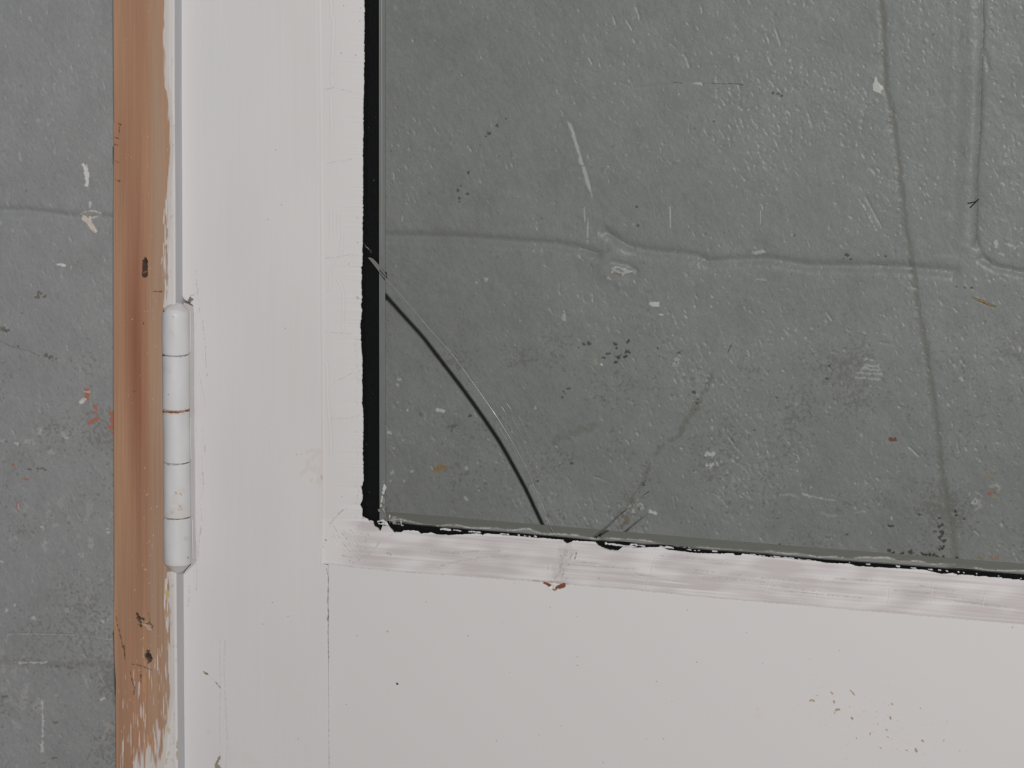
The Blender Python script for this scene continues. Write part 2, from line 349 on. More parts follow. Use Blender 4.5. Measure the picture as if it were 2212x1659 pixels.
wall.stroke([(1405,1000),(1400,1015),(1390,1045),(1375,1060),(1362,1085),(1350,1130),(1340,1140)], 4.5, (0.22,0.19,0.14), .4, jag=4, soft=4, n=NJ2)
wall.stroke([(1345,1110),(1355,1125),(1345,1135)], 4, (0.27,0.21,0.14), .6, jag=3, soft=3)
wall.stroke([(1200,950),(1280,920)], 8, (0.22,0.20,0.16), .3, jag=7, soft=6, n=NJ2)
wall.stroke([(1376,1092),(1384,1090),(1388,1098),(1380,1100)], 2.2, (0.55,0.54,0.50), .85, jag=1.2, h=.25); wall.stroke([(1380,1098),(1381,1100)], 2.2, OL, .8)
wall.stroke([(1367,1104),(1370,1106)], 3, W2, .8, jag=1); wall.stroke([(1405,1106),(1415,1109)], [4,3], W1, .9, jag=1.1, h=.2)
wall.stroke([(1195,1110),(1218,1100)], 1.2, W3, .6, jag=1)
wall.stroke([(1527,980),(1539,983)], 3.6, W1, .75, jag=1.7); wall.stroke([(1527,1006),(1538,1004)], 3.2, W1, .75, jag=1.6)
wall.stroke([(1538,922),(1539,926)], 1.8, W2, .8); wall.stroke([(1557,996),(1560,999)], 1.4, W2, .7)
wall.stroke([(1632,545),(1648,544)], 4, W2, .8, jag=1.8); wall.stroke([(1636,603),(1656,606)], 1.5, W2, .7, jag=1.5)
wall.stroke([(1459,776),(1466,778),(1463,790),(1456,786)], 3, (0.55,0.55,0.53), .85, jag=1.4, h=.15); wall.stroke([(1462,781),(1463,782)], 1.1, BR, .9)
wall.stroke([(1287,776),(1288,786)], 2.4, (0.45,0.42,0.28), .8, jag=1.2); wall.stroke([(1299,787),(1300,788)], 2.4, W1, .9)
wall.stroke([(1537,640),(1539,642)], 2.4, W2, .8); wall.stroke([(1535,660),(1537,664)], 1.6, W2, .7)
wall.stroke([(1217,683),(1218,689)], 4, W2, .65, jag=1.3, h=.2); wall.stroke([(1222,678),(1230,682)], 1.6, (0.2,0.2,0.18), .5)
wall.stroke([(1455,178),(1474,180)], .7, (0.13,0.13,0.10), .8, h=-.1); wall.stroke([(1527,179),(1555,181),(1585,181),(1606,184)], .8, (0.13,0.13,0.08), .8, jag=.5, h=-.1)
wall.stroke([(1500,181),(1512,180)], 3, W2, .9, jag=1, h=.15); wall.bump([(1335,176),(1370,190),(1500,176),(1520,182)], 2, -.15)
wall.stroke([(1034,113),(1033,134)], [3.5,2.5], (0.42,0.42,0.42), .6, jag=2, soft=2)
wall.stroke([(1037,391),(1038,394)], 3, W3, .7)
wall.stroke([(853,14),(855,19)], 3, W3, .7, jag=1)
for (x,y,r) in [(862,820,4),(859,832,3),(860,870,3),(842,935,2.5),(880,886,2),(849,962,1.6),(850,969,1.4),(868,950,3),(847,1022,4),(844,1038,2.5),(873,1040,2.5),(888,1018,2.5),(1007,1012,4),(1006,1078,4.5),(1030,1050,2),(928,1075,2),(1035,1060,2),(1050,605,3),(1028,610,3),(1210,1000,2),(1156,880,3),(1700,875,1.8),(1720,874,3),(1721,997,2),(1722,1017,2),(1738,1020,1.8),(1750,1053,2),(1805,867,4),(1900,1060,2.5),(1967,1130,2),(1926,1120,2.5),(2163,1135,2.5),(2190,1195,3),(1880,835,2),(2076,820,5),(2203,755,3.5),(2215,760,3),(2093,1068,2),(1897,1090,2)]:
    wall.stroke([(x,y-r*.4),(x+r*.2,y+r*.4)], r*.8, W2, .7, jag=1.7, h=.05)
wall.stroke([(945,886),(958,888)], 3, W1, .85, jag=1.1); wall.stroke([(839,935),(846,937)], 1.6, W1, .8, jag=.8)
wall.stroke([(880,885),(881,887)], 1.8, W1, .8)
wall.stroke([(868,1075),(866,1095),(868,1112)], [4,10,14], (0.40,0.40,0.40), .5, jag=6, soft=5, n=NJ2)
wall.stroke([(895,1100),(898,1112)], 7, (0.38,0.38,0.38), .4, jag=5, soft=4, n=NJ2)
wall.stroke([(942,1014),(948,1011),(958,1009)], [4.5,5.5,5], (0.42,0.27,0.11), .9, jag=1.8, soft=2)
wall.stroke([(975,922),(984,919)], 6, (0.19,0.19,0.18), .7, jag=2.5, soft=3); wall.stroke([(1014,899),(1019,898)], 2.5, OL, .8, jag=1)
wall.stroke([(907,895),(910,897)], 3.5, (0.2,0.2,0.18), .6, jag=1.5, soft=2)
wall.stroke([(1925,948),(1931,950)], [4.5,4.5], (0.25,0.09,0.05), .9, jag=1.4); wall.stroke([(2134,1067),(2140,1068)], [3,5], (0.55,0.12,0.06), .85, jag=1.8, soft=2)
wall.stroke([(2141,1070),(2150,1072)], 3, (0.45,0.36,0.22), .7, jag=1.8)
wall.stroke([(2140,1052),(2152,1050),(2157,1056),(2153,1062)], 3, (0.50,0.47,0.38), .8, jag=1.5, h=.2)
wall.stroke([(2130,1020),(2145,1027),(2135,1028)], 3, (0.42,0.33,0.15), .45, jag=2.6, soft=3)
wall.stroke([(2100,1085),(2106,1078),(2112,1084),(2108,1090),(2100,1086)], 1.8, W2, .8, jag=1.3); wall.stroke([(2108,1062),(2120,1072),(2112,1090),(2122,1094),(2108,1100)], 2.4, W3, .75, jag=2)
wall.stroke([(2112,1205),(2125,1208)], 4, (0.36,0.30,0.13), .6, jag=2.4, soft=3); wall.stroke([(2142,1205),(2156,1203)], 3.4, (0.42,0.22,0.15), .55, jag=2.4, soft=3)
wall.stroke([(1800,862),(1808,866)], 3.5, (0.26,0.18,0.14), .8, jag=1.8)
wall.stroke([(1685,1068),(1700,1069),(1712,1070),(1725,1074),(1727,1078)], 2.4, (0.48,0.48,0.48), .85, jag=1.3, soft=1.5)
for (x,y) in [(1738,1067),(1748,1071),(1760,1073),(1774,1076)]: wall.stroke([(x-3,y),(x+3,y+1)], 2.2, W2, .7, jag=1.3)
wall.stroke([(1782,1078),(1803,1081)], 1, W2, .7, jag=.8); wall.stroke([(1778,1108),(1790,1114),(1820,1114),(1830,1111),(1868,1104)], 2.4, W3, .55, jag=2.6, soft=2, n=NJ2)
for p in [[(1860,800),(1872,788),(1884,792),(1898,790)],[(1870,776),(1888,780)],[(1866,796),(1900,800)],[(1852,806),(1905,808)],[(1848,816),(1868,816)],[(1876,818),(1900,819)]]:
    wall.stroke(p, 2.0, W2, .62, jag=2.2, soft=1.8)
wall.stroke([(2152,524),(2153,534)], 3.2, W2, .85, jag=1.2); wall.stroke([(2158,547),(2167,550)], 2.6, W2, .7, jag=1.4)
wall.stroke([(2180,528),(2190,532),(2194,538),(2200,530)], [3,3.4,2,1], W2, .8, jag=1.3)
wall.stroke([(1855,432),(1866,450),(1880,475),(1893,501)], 1.0, W3, .7, jag=1, h=.25, soft=1.5)
wall.bump([(1870,425),(1905,490)], 2, -.2)
for p in [[(1786,675),(1798,692)],[(1745,724),(1752,718)],[(1711,768),(1724,760)],[(1905,680),(1915,670)],[(1903,740),(1919,742)],[(1675,60),(1687,95)],[(1798,155),(1805,158)],[(1375,15),(1382,40)],[(1515,15),(1518,26)],[(1355,45),(1366,64)],[(1325,35),(1330,52)],[(1480,120),(1490,145)],[(1273,125),(1280,138)],[(1450,95),(1460,102)],[(1575,945),(1590,965)],[(1285,1030),(1315,1040)],[(1455,1070),(1458,1095)],[(2068,950),(2072,975)],[(2105,1145),(2115,1155)],[(1965,965),(1985,985)]]:
    wall.bump(p, 1.5, -.3)
# ---- paint specks behind the glass
def speck(poly, label=None, m=None): wall.fill(poly, m or (0.60,0.60,0.585))
speck([(1224,260),(1228,264),(1233,268),(1237,277),(1240,287),(1245,305),(1250,320),(1254,335),(1258,347),(1261,357),(1256,358),(1250,352),(1249,342),(1252,339),(1246,328),(1241,315),(1238,303),(1233,293),(1235,289),(1229,277),(1226,268)], 'long pale paint scrape behind the glass')
speck([(1256,360),(1263,360),(1268,375),(1272,390),(1277,415),(1275,417),(1270,408),(1264,394),(1262,382),(1259,372)])
speck([(1275,417),(1277,416),(1279,428),(1277.5,428)])
for p in [[(1261,450),(1263,444),(1263,460),(1264,478),(1262,480),(1261,464)],[(1270,468),(1271,488),(1270,512),(1268,514),(1268,490),(1269,478)],[(1446,446),(1448,446),(1449,470),(1449,492),(1447,494),(1446,470)],[(1642,455),(1643.5,455),(1643.5,485),(1642,485)],[(1268,519),(1270,519),(1270,526),(1268,526)],[(1291,501),(1293,501),(1294,509),(1292,509)],[(868,466),(870,464),(869,480),(867,478)]]: speck(p)
speck([(1891,164),(1893,168),(1896,177),(1901,183),(1904,186),(1906,184),(1909,192),(1904,196),(1902,203),(1899,200),(1893,199),(1886,195),(1885,182),(1888,178)], 'white paint fleck high behind the glass', (0.80,0.79,0.76))
speck([(1401,656.5),(1405,653),(1408,652),(1424,652.5),(1424,662.5),(1409,662.5),(1406,660)], 'small square white paint fleck behind the glass', (0.80,0.79,0.76))
speck([(1423,679),(1427,677.5),(1433,679),(1433,682),(1424,681)], None, (0.80,0.79,0.76))
for (x,y,r) in [(1548,247,1.1),(1391,568,.9),(1565,503,1),(1575,499,1),(1836,182.5,1),(1778,182,.8),(1640,795,1),(1726,1193,.9)]:
    wall.stroke([(x,y)], r*.9, (0.02,0.02,0.02), 1)
# scattered tiny flecks
for k in range(520):
    if k % 4 == 0: x, y = rng.uniform(-60, 245), rng.uniform(0, 1659)
    else: x, y = rng.uniform(835, 2240), rng.uniform(-40, 1200)
    if rng.random() < 0.35+0.3*(y < 900): c, a = W3, rng.uniform(.25, .6)
    else: c, a = (OL if rng.random() < .6 else (0.17,0.15,0.12)), rng.uniform(.2, .5)
    L = rng.uniform(0, 3.5); th = rng.uniform(0, 3)
    wall.stroke([(x,y),(x+L*math.cos(th),y+L*math.sin(th))], rng.uniform(.6,1.8), c, a, jag=1.2, soft=1.5)
del wf, df, pits, bumps

g = GAP
wx = fine_axis(-1.3, 1.5, [(X(-45,830,g)-.004, X(262,830,g)), (X(805,830,g), X(2245,830,g)+.012), (X(262,830,g), X(805,830,g), .0009), (X(-600,830,g), X(-45,830,g)-.004, .002), (X(2245,830,g)+.012, X(2900,830,g), .002)], 0.00032, 0.03)
wz = fine_axis(Z_FLOOR-.02, 1.5, [(Z(1720,100,g)-.004, Z(-35,1800,g)+.02), (Z(2200,100,g), Z(1720,100,g)-.004, .002), (Z(-35,1800,g)+.02, Z(-600,1800,g), .002)], 0.00032, 0.03)
GX, GZ = np.meshgrid(wx, wz)
px, py = pix(GX, np.full_like(GX, g), GZ)
hh, cc = wall.sample(px, py)
# the courses of blocks go on beyond the photographed part
jx, jz = poly_z([(60,457),(1860,576)], g); jsl = (jz[1]-jz[0])/(jx[1]-jx[0]); jv = float(P(2120,300,g)[0])
eo = 1-np.clip(np.minimum(np.minimum(px+MG, CW-MG-px), np.minimum(py+MG, CH-MG-py))/40, 0, 1)
rz = (GZ-(jz[0]+jsl*(GX-jx[0])))/0.2032; kz = np.round(rz); dz = (rz-kz)*0.2032
gro = np.exp(-0.5*(dz/0.0022)**2); par = np.floor(rz) % 2
rx = (GX-jv-par*0.2032)/0.4064; dx = (rx-np.round(rx))*0.4064
hh = hh-0.0011*eo*np.maximum(gro, np.exp(-0.5*(dx/0.0022)**2))
V = np.stack([GX, g-hh, GZ], -1).reshape(-1, 3)
me = mesh_np(V, grid_quads(len(wz), len(wx)), cc.reshape(-1, 3))
wo = link('wall_back', me, None, M_wall); wo['kind'] = 'structure'
wo['label'] = 'grey painted concrete block wall behind the door, pitted and stained'
del GX, GZ, px, py, hh, cc, V, wall
# floor
v, q = box_arrays(-1.3, 1.5, -1.2, g+.004, Z_FLOOR-.05, Z_FLOOR)
fo = link('floor', mesh_np(v, q, None, False), None, M_floor); fo['kind'] = 'structure'; fo['label'] = 'concrete floor under the door'

# =================================================================== the door jamb
JY = -0.0075
jl = [(244,-90),(244,0),(245,170),(246,262),(243.6,267),(244,300),(246,312),(244.5,420),(244.5,600),(245,830),(246,1000),(247,1245),(246.3,1310),(244,1317),(246,1357),(247.5,1437),(250,1472),(250.5,1659),(251,1740)]
jr = [(375.5,-90),(376,0),(376,200),(377.5,420),(378,640),(379,1000),(380,1245),(383,1659),(384,1740)]
jg = [(388.5,-90),(388.5,0),(389,415),(391,600),(392,640),(393,1000),(394,1245),(396,1659),(396.5,1740)]
jamb = Canvas((0.455, 0.262, 0.163))
gr = noise(0.9, 70, seed=31); gr2 = noise(5, 160, seed=32); gr3 = noise(22, 120, seed=33)
jamb.c *= (1+0.03*gr+0.022*gr2+0.04*gr3)[..., None]
hz = 0.45*np.clip((XX-318)/14, 0, 1)*np.clip(1+0.5*gr2+0.4*gr, 0, 1.6)
jamb.c += (np.array((0.43, 0.31, 0.225), np.float32)-jamb.c)*np.clip(hz, 0, .8)[..., None].astype(np.float32)
jamb.h += 0.012*gr+0.03*gr2
# warm dark heartwood streak
dk = np.exp(-0.5*((XX-297-6*np.sin(YY/140))/17)**2)*(0.30*np.exp(-0.5*((YY-760)/190)**2)+0.10)
dk += np.exp(-0.5*((XX-262)/22)**2)*0.12*np.exp(-0.5*((YY-330)/120)**2)
jamb.c *= 1-dk[..., None]*np.array((0.75, 1.2, 1.25))
# paint left on it: solid by the outer corner, brushed remnants elsewhere
edge = np.interp(np.arange(CH)-MG, [-100,0,150,185,200,240,272,330,364,415,470,520,560,600,664,670,1230,1236,1300,1330,1380,1500,1600,1659,1760],
                 [355,355,355,357,361,363,366,367.5,364,360,361,357,353,356,353,400,400,361,366,365,366,368,352,346,340])[:, None]
st = noise(0.75, 11, seed=35); st2 = noise(3.5, 30, seed=36)
jl_ = np.interp(np.arange(CH)-MG, [-100,0,150,400,480,640,660,1240,1340,1400,1480,1560,1600,1659,1760], [3,3,5,11,14,16,4,10,24,50,58,66,80,90,95])[:, None]
pr = (XX-edge)/2.0
pm = np.clip(0.5+pr+0.6*st, 0, 1)
fr = np.clip(1+(XX-edge)/jl_, 0, 1)                       # fringe to the left of the edge
pm = np.maximum(pm, np.clip((1.15*st+0.7*st2+2.9*fr-3.3)*1.6, 0, 1)*np.clip(fr*6, 0, 1)*np.clip((YY-120)/200, 0.3, 1)*np.where((YY > 645) & (YY < 1250), 0.0, 1))
low = np.clip((YY-1370)/260, 0, 1)*np.exp(-0.5*((XX-305)/40)**2)
pm = np.maximum(pm, np.clip((1.2*st+0.6*st2+2.4*low-2.7)*1.5, 0, .9)*np.clip(low*5, 0, 1))
bot = np.clip((YY-1560)/110, 0, 1)*np.clip((XX-272)/40, 0, 1)
pm = np.maximum(pm, np.clip(0.9*st+0.5*st2+3.2*bot-1.2, 0, 1)*np.clip(bot*6, 0, 1))
sp = np.clip((noise(0.8, 2.2, seed=37)-2.9+0.5*np.exp(-0.5*((XX-325)/14)**2)+0.7*np.exp(-0.5*((XX-298)/9)**2)*np.clip((YY-1030)/300, 0, 1.6))*2.5, 0, 1)*0.5
pm = np.maximum(pm, sp)
PW = np.array((0.66, 0.60, 0.565), np.float32)
jamb.c += (PW-jamb.c)*pm[..., None].astype(np.float32); jamb.h += 0.05*pm.astype(np.float32)
ps = (XX > edge+9) & ~((YY > 667) & (YY < 1233)); jamb.c[ps] = (0.72, 0.685, 0.665)
jamb.stroke([(360.5,495),(359.5,540),(361,600),(360,645)], [1,1.8,1.6,1.2], (0.42,0.27,0.18), .85, jag=1.0, n=NJ2)
for k in range(60):
    y = rng.choice([rng.uniform(120, 650), rng.uniform(1250, 1659)]); x = np.interp(y, [0,240,650,1659],[362,366,360,372])+rng.uniform(-2, 12)
    jamb.stroke([(x,y),(x+rng.normal(0,.4),y+rng.uniform(3,18))], rng.uniform(.3,.7), (0.50,0.38,0.31), rng.uniform(.3,.7), jag=.5)
# lost paint along the outer corner below the hinge
jamb.stroke([(383,1605),(382,1640)], 1.2, (0.45,0.27,0.17), .8, jag=1)
DW=(0.045,0.03,0.022)
jamb.stroke([(313,556),(313,565)], [1.2,4], DW, .75, jag=.6, h=-.6); jamb.stroke([(313,566),(312,594)], [6,6.5], DW, .92, jag=.5, h=-.5, soft=1.2)
jamb.stroke([(310,588),(316,587)], 1.6, (0.3,0.17,0.10), .6, jag=1)
for p,r in [([(299,1335),(305,1342)],[4,6.5]),([(296,1328),(300,1333)],2),([(300,1347),(304,1352)],[4.5,3]),([(321,1350),(327,1356)],3.5),([(320,1408),(322,1424)],[4,6.5]),([(316,1414),(322,1418)],4.5)]:
    jamb.stroke(p, r, DW, .85, jag=1.3, h=-.5, soft=1.8)
jamb.stroke([(310,1346),(318,1352),(324,1357)], 5, (0.58,0.42,0.30), .7, jag=2, h=.1)
for p in [[(248,1320),(252,1345),(257,1365),(262,1385),(264,1398)],[(320,1325),(323,1335),(323,1345)],[(312,1346),(326,1350)],[(281,1450),(286,1475),(291,1486),(288,1500)],[(303,1440),(304,1470),(303,1482)],[(285,1435),(305,1438),(312,1442),(328,1448)],[(249,264),(256,267),(260,270)],[(247,297),(255,299)],[(247,312),(254,314)],[(257,274),(256,293)],[(246,346),(256,352)],[(247,388),(258,392)],[(285,847),(291,846)],[(330,630),(348,630)],[(267,1395),(269,1425)]]:
    jamb.stroke(p, .8, (0.13,0.06,0.03), .85, jag=.7, h=-.3)
jamb.stroke([(310,697),(310,700)], 1.2, DW, .8)
jamb.stroke([(360,1278),(362,1290)], [4,4], (0.58,0.44,0.20), .9, jag=1); jamb.stroke([(361,1325),(361,1330)], 2.4, (0.55,0.36,0.18), .8, jag=1)
for (x,y) in [(362,1570),(366,1575),(357,1545),(360,1640),(364,1625),(363,1396)]: jamb.stroke([(x,y),(x-1,y+8)], 1.8, (0.60,0.47,0.24), .7, jag=1.4)
for (x,y) in [(310,1465),(311,1480),(318,1590),(313,1605),(330,1598)]: jamb.stroke([(x,y),(x+1,y+12)], 3, (0.62,0.29,0.13), .7, jag=1.4)
zs = fine_axis(Z_FLOOR, TOP+.03, [(Z(1725,300)-.002, Z(-60,300)+.002)], FINE, 0.02)
def ruled_vert(left, right, y, zs, n, canvas, yb=None):
    xl = at_x(left, y, zs); xr = at_x(right, y, zs)
    u = np.linspace(0, 1, n)[None]; Xg = xl[:, None]*(1-u)+xr[:, None]*u; Zg = np.repeat(zs[:, None], n, 1)
    Yg = np.full_like(Xg, y); px, py = pix(Xg, Yg, Zg); h, c = canvas.sample(px, py)
    return Xg, Yg-h, Zg, c, px, py
Xg, Yg, Zg, c, px, py = ruled_vert(jl, jr, JY, zs, 104, jamb)
# left side (back to the wall), front, and the side facing the door
Yg[:, 0] = JY; Yg[:, -1] = JY+.0004; Yg[:, -2] = JY+.0001
gx = at_x(jg, 0.0, zs)
cols = [np.full(len(zs), g-.0012), np.full(len(zs), JY+.004)]
xe_ = Xg[:, -1:]; xg_ = np.maximum((gx-.00045)[:, None], xe_+.0004)
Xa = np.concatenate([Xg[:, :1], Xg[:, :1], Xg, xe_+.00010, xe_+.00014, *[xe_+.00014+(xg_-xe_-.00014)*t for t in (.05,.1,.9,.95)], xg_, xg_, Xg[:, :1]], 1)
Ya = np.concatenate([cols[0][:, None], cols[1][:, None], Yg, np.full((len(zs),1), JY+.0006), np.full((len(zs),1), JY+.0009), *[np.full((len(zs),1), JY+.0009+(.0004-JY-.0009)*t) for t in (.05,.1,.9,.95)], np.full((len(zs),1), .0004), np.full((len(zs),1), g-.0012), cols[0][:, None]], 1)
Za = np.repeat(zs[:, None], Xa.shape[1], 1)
Ca = np.concatenate([c[:, :1], c[:, :1], c, *[np.broadcast_to((0.57,0.565,0.575), c[:, :1].shape)]*7, np.broadcast_to(PW, c[:, :1].shape), c[:, :1]], 1)  # jamb side in the gap: its shade painted in as darker grey
nr, nc = Xa.shape
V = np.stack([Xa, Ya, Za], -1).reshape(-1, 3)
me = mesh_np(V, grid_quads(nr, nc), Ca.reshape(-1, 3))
bm = bmesh.new(); bm.from_mesh(me)
bmesh.ops.holes_fill(bm, edges=[e for e in bm.edges if e.is_boundary], sides=0) if False else None
bm.free()
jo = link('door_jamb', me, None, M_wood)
jo['label'] = 'upright wooden door jamb with bare brown face and scraped white paint, left of the door'
jo['category'] = 'door jamb'; jo['kind'] = 'thing'
del gr, gr2, gr3, st, st2, pm, sp, jamb

# =================================================================== the door
door = bpy.data.objects.new('glazed_door', None); sc.collection.objects.link(door)
door.location = (0, 0, 0)
door['label'] = 'white painted door with a cracked glass pane, standing in front of the grey block wall'
door['category'] = 'door'; door['kind'] = 'thing'
DEPTH = 0.030
white = Canvas(WHITE)
brush = noise(2.0, 60, seed=41); bl = noise(30, 90, seed=42)
bw = np.clip((760-XX)/60, 0, 1)
white.c *= (1+0.010*bl*bw+0.003*brush*bw)[..., None]; white.h += 0.005*brush*bw
# slightly cooler, dirtier paint by the hinge edge
GRY=(0.42,0.40,0.38); DK=(0.10,0.085,0.075)
def hair(c, p, w=.55, a=.6, h=-.10, jag=.5, col=GRY, lip=True):
    c.stroke(p, w, col, a, jag=jag, h=h, soft=1.2)
    if lip: c.bump([(x-2.2,y+1.5) for x,y in p], 1.2, .05)
white.c[(XX > 692) & (XX < 800) & (YY < 1122)] *= 0.965; white.c[:, :] *= 0.99
# line where putty bead meets the stile
LB = [(686,-90),(686,0),(688,120),(690,300),(690.5,415),(692,600),(693,760),(695,1000),(695,1080),(694,1180),(692,1222)]
white.stroke(LB, 1.0, (0.62,0.60,0.585), .7, h=-.12, soft=2.5)
white.stroke([(694,1025),(695,1035)], 1, (0.30,0.22,0.12), .8, jag=.6)
white.stroke([(650,980),(672,974),(690,975),(676,990)], [2,4,5,5], (0.72,0.62,0.57), .6, jag=2.5, soft=4)
white.stroke([(692,975),(694,1050)], 3, (0.70,0.62,0.585), .5, jag=1.5, soft=4)
white.stroke([(655,1022),(668,1012),(690,1020),(684,1040),(675,1032)], [6,8,9,7,5], (0.70,0.635,0.57), .6, jag=4, soft=4, n=NJ2)
# joint of stile and rail
white.stroke([(705,1230),(709,1250),(708,1280),(707,1300),(709,1325),(708,1360),(709,1420)], .9, (0.33,0.31,0.30), .75, jag=.7, h=-.2, soft=1.4)
white.stroke([(708.5,1330),(708,1340)], 1.4, (0.2,0.18,0.17), .8, jag=.6)
white.stroke([(709,1420),(710,1550),(710.5,1659),(711,1750)], .6, (0.52,0.50,0.485), .55, jag=.6, h=-.08, soft=1.5)
white.stroke([(710,1555),(710.5,1659)], .6, (0.40,0.38,0.36), .5, jag=1.0, soft=1.2)
# hinge edge of the stile: step, splits in the paint
white.bump([(418,660),(419,900),(421,1100),(424,1215)], 3, .10)
white.stroke([(419,660),(419,900),(421,1000),(422,1215)], 1.2, (0.80,0.775,0.76), .8, jag=.6, h=.05)
for p in [[(423,585),(425,605),(424,615),(427,625),(425,640),(429,650),(430,675)],[(437,690),(440,720),(444,760),(444,775),(446,805),(447,812)],[(441,955),(443,970),(442,980)],[(438,1020),(439,1050),(437,1070)],[(436,1118),(435,1140),(431,1158)],[(424,1205),(425,1235),(424,1262)],[(409,1265),(408,1290),(406,1310)],[(425,1262),(424,1275)]]:
    hair(white, p, .55, .6)
for p in [[(436,925),(437,955),(442,975)],[(435,985),(436,1020),(437,1060),(433,1090),(434,1120),(430,1170),(428,1205)],[(421,920),(424,940),(420,975),(421,1000)],[(424,1150),(427,1180),(425,1205)],[(428,800),(444,880)]]:
    hair(white, p, .6, .35, -.08)
white.stroke([(388.8,-90),(389,0),(389.5,415),(391.5,600),(392.5,636)], .9, (0.45,0.44,0.44), .6, soft=1.6); white.stroke([(395.5,1250),(396,1500),(396.5,1740)], .9, (0.45,0.44,0.44), .6, soft=1.6)
white.stroke([(409,650),(411,645),(413,648),(408,653)], 2, (0.16,0.13,0.12), .9, jag=1.3, h=-.3); white.stroke([(404,656),(400,651)], 1.2, DK, .7, jag=.6)
white.stroke([(411,640),(418,637)], .7, (0.45,0.38,0.34), .7, jag=.8)
white.stroke([(474,1380),(474,1420),(475,1500),(473,1560),(475,1659),(475,1750)], .7, (0.58,0.56,0.545), .6, jag=.8, h=-.08, soft=1.5)
white.stroke([(485,1385),(483,1440),(486,1520),(488,1560),(491,1605),(489,1620),(487,1659)], 1.6, (0.62,0.595,0.575), .6, jag=1.1, h=-.08, soft=2)
white.stroke([(474,1637),(470,1645),(466,1650),(470,1659),(472,1680)], [2,4,4,6,6], (0.30,0.235,0.18), .9, jag=1.2, h=-.15)
white.stroke([(440,1451),(443,1454),(449,1457)], 1.4, (0.26,0.12,0.05), .95, jag=.5); white.stroke([(449,1457),(466,1474)], .5, (0.62,0.50,0.40), .5)
white.stroke([(466,1474),(471,1480),(476,1486)], 1.1, (0.32,0.17,0.08), .95, jag=.5)
white.stroke([(444,1580),(452,1577),(456,1580),(448,1586)], .7, (0.6,0.57,0.55), .6, jag=.8)
white.stroke([(500,1630),(530,1640),(560,1648)], 10, (0.70,0.665,0.625), .4, jag=8, soft=8, n=NJ2)
# hairline cracks of the putty bead
for p in [[(698,194),(716,191),(719,189),(735,193),(748,196),(774,202)],[(702,355),(724,349),(745,347),(770,342)],[(701,558),(722,556),(740,553),(757,550),(772,551)],[(703,717),(722,719),(745,721),(760,721)],[(718,827),(737,818),(759,807)],[(718,904),(740,904),(764,902)]]:
    hair(white, p, .5, .62, -.10)
for p in [[(716,0),(719,20),(717,35),(723,42),(722,80),(720,115)],[(720,120),(718,150),(720,185)],[(717,210),(718,245),(719,290)],[(725,555),(722,572),(716,585),(716,615),(711,628),(701,634)],[(733,605),(738,615),(743,630),(744,670),(743,700),(742,718)],[(703,780),(709,787),(710,830),(709,850),(713,900),(716,930),(717,985)],[(733,460),(732,500)],[(742,500),(739,550)],[(717,455),(716,510)]]:
    white.bump(p, 1.1, -.10); white.bump([(x-3,y) for x,y in p], 1.5, .12); white.stroke(p, .5, (0.55,0.53,0.51), .4, jag=.5, soft=1.2)
for k in range(40):
    y = rng.uniform(720, 1120); x = 771+rng.normal(0, 2.5)
    white.stroke([(x,y),(x+rng.normal(0,2.5),y+rng.uniform(3,10))], .6, (0.50,0.48,0.46), .4, jag=.8, h=-.08, soft=1.2)
for (x,y) in [(742,12),(778,17),(768,119),(737,114),(777,45),(772,524),(779,1050),(738,1072),(753,590-20),(616,709),(578,474),(640,981),(608,442),(595,323),(567,1348),(588,1301),(622,1331),(644,1596),(1011,1373),(771,1373)]:
    white.stroke([(x,y),(x+.6,y+.6)], .9, DK, .7)
white.stroke([(773,470),(774,474)], 1.6, (0.4,0.38,0.36), .6, jag=.8); white.stroke([(771,640),(774,645)], 1.4, (0.4,0.38,0.36), .6, jag=.8)
# corner of the bead
hair(white, [(712,1132),(722,1120),(735,1107),(742,1100),(753,1098)], .7, .75, -.15)
hair(white, [(819,1172),(812,1180),(800,1194),(790,1202),(780,1205),(770,1213),(760,1216)], .8, .6, -.2)
for k in range(26):
    x = rng.uniform(715, 790); y = 1137+(x-715)*.55+rng.uniform(-14, 26)
    p = [(x,y),(x+rng.uniform(3,6),y+rng.uniform(3,8)),(x+rng.uniform(7,12),y+rng.uniform(10,16))]
    hair(white, p, .6, .4, -.12, jag=.8)
for p in [[(758,1136),(766,1143)],[(755,1145),(763,1152)],[(772,1135),(776,1142),(786,1146)],[(739,1152),(748,1163)],[(840,1158),(850,1153),(858,1150)],[(738,1200),(760,1205)]]: hair(white, p, .7, .7, -.15)
for (x,y,r) in [(780,1152.5,1.2),(795,1155,1.3),(703,1167,1.2),(700,1174,1),(698,1181,1),(786,1168,1),(790,1170,1),(755,1211,1),(838,1194,2.5),(843,1198,1.5),(1111,1251+9,1.2),(1293,1248.5,1.6),(1350,1230,1)]:
    white.stroke([(x,y),(x+.8,y+.4)], r*.8, (0.22,0.17,0.15), .8, jag=.5)
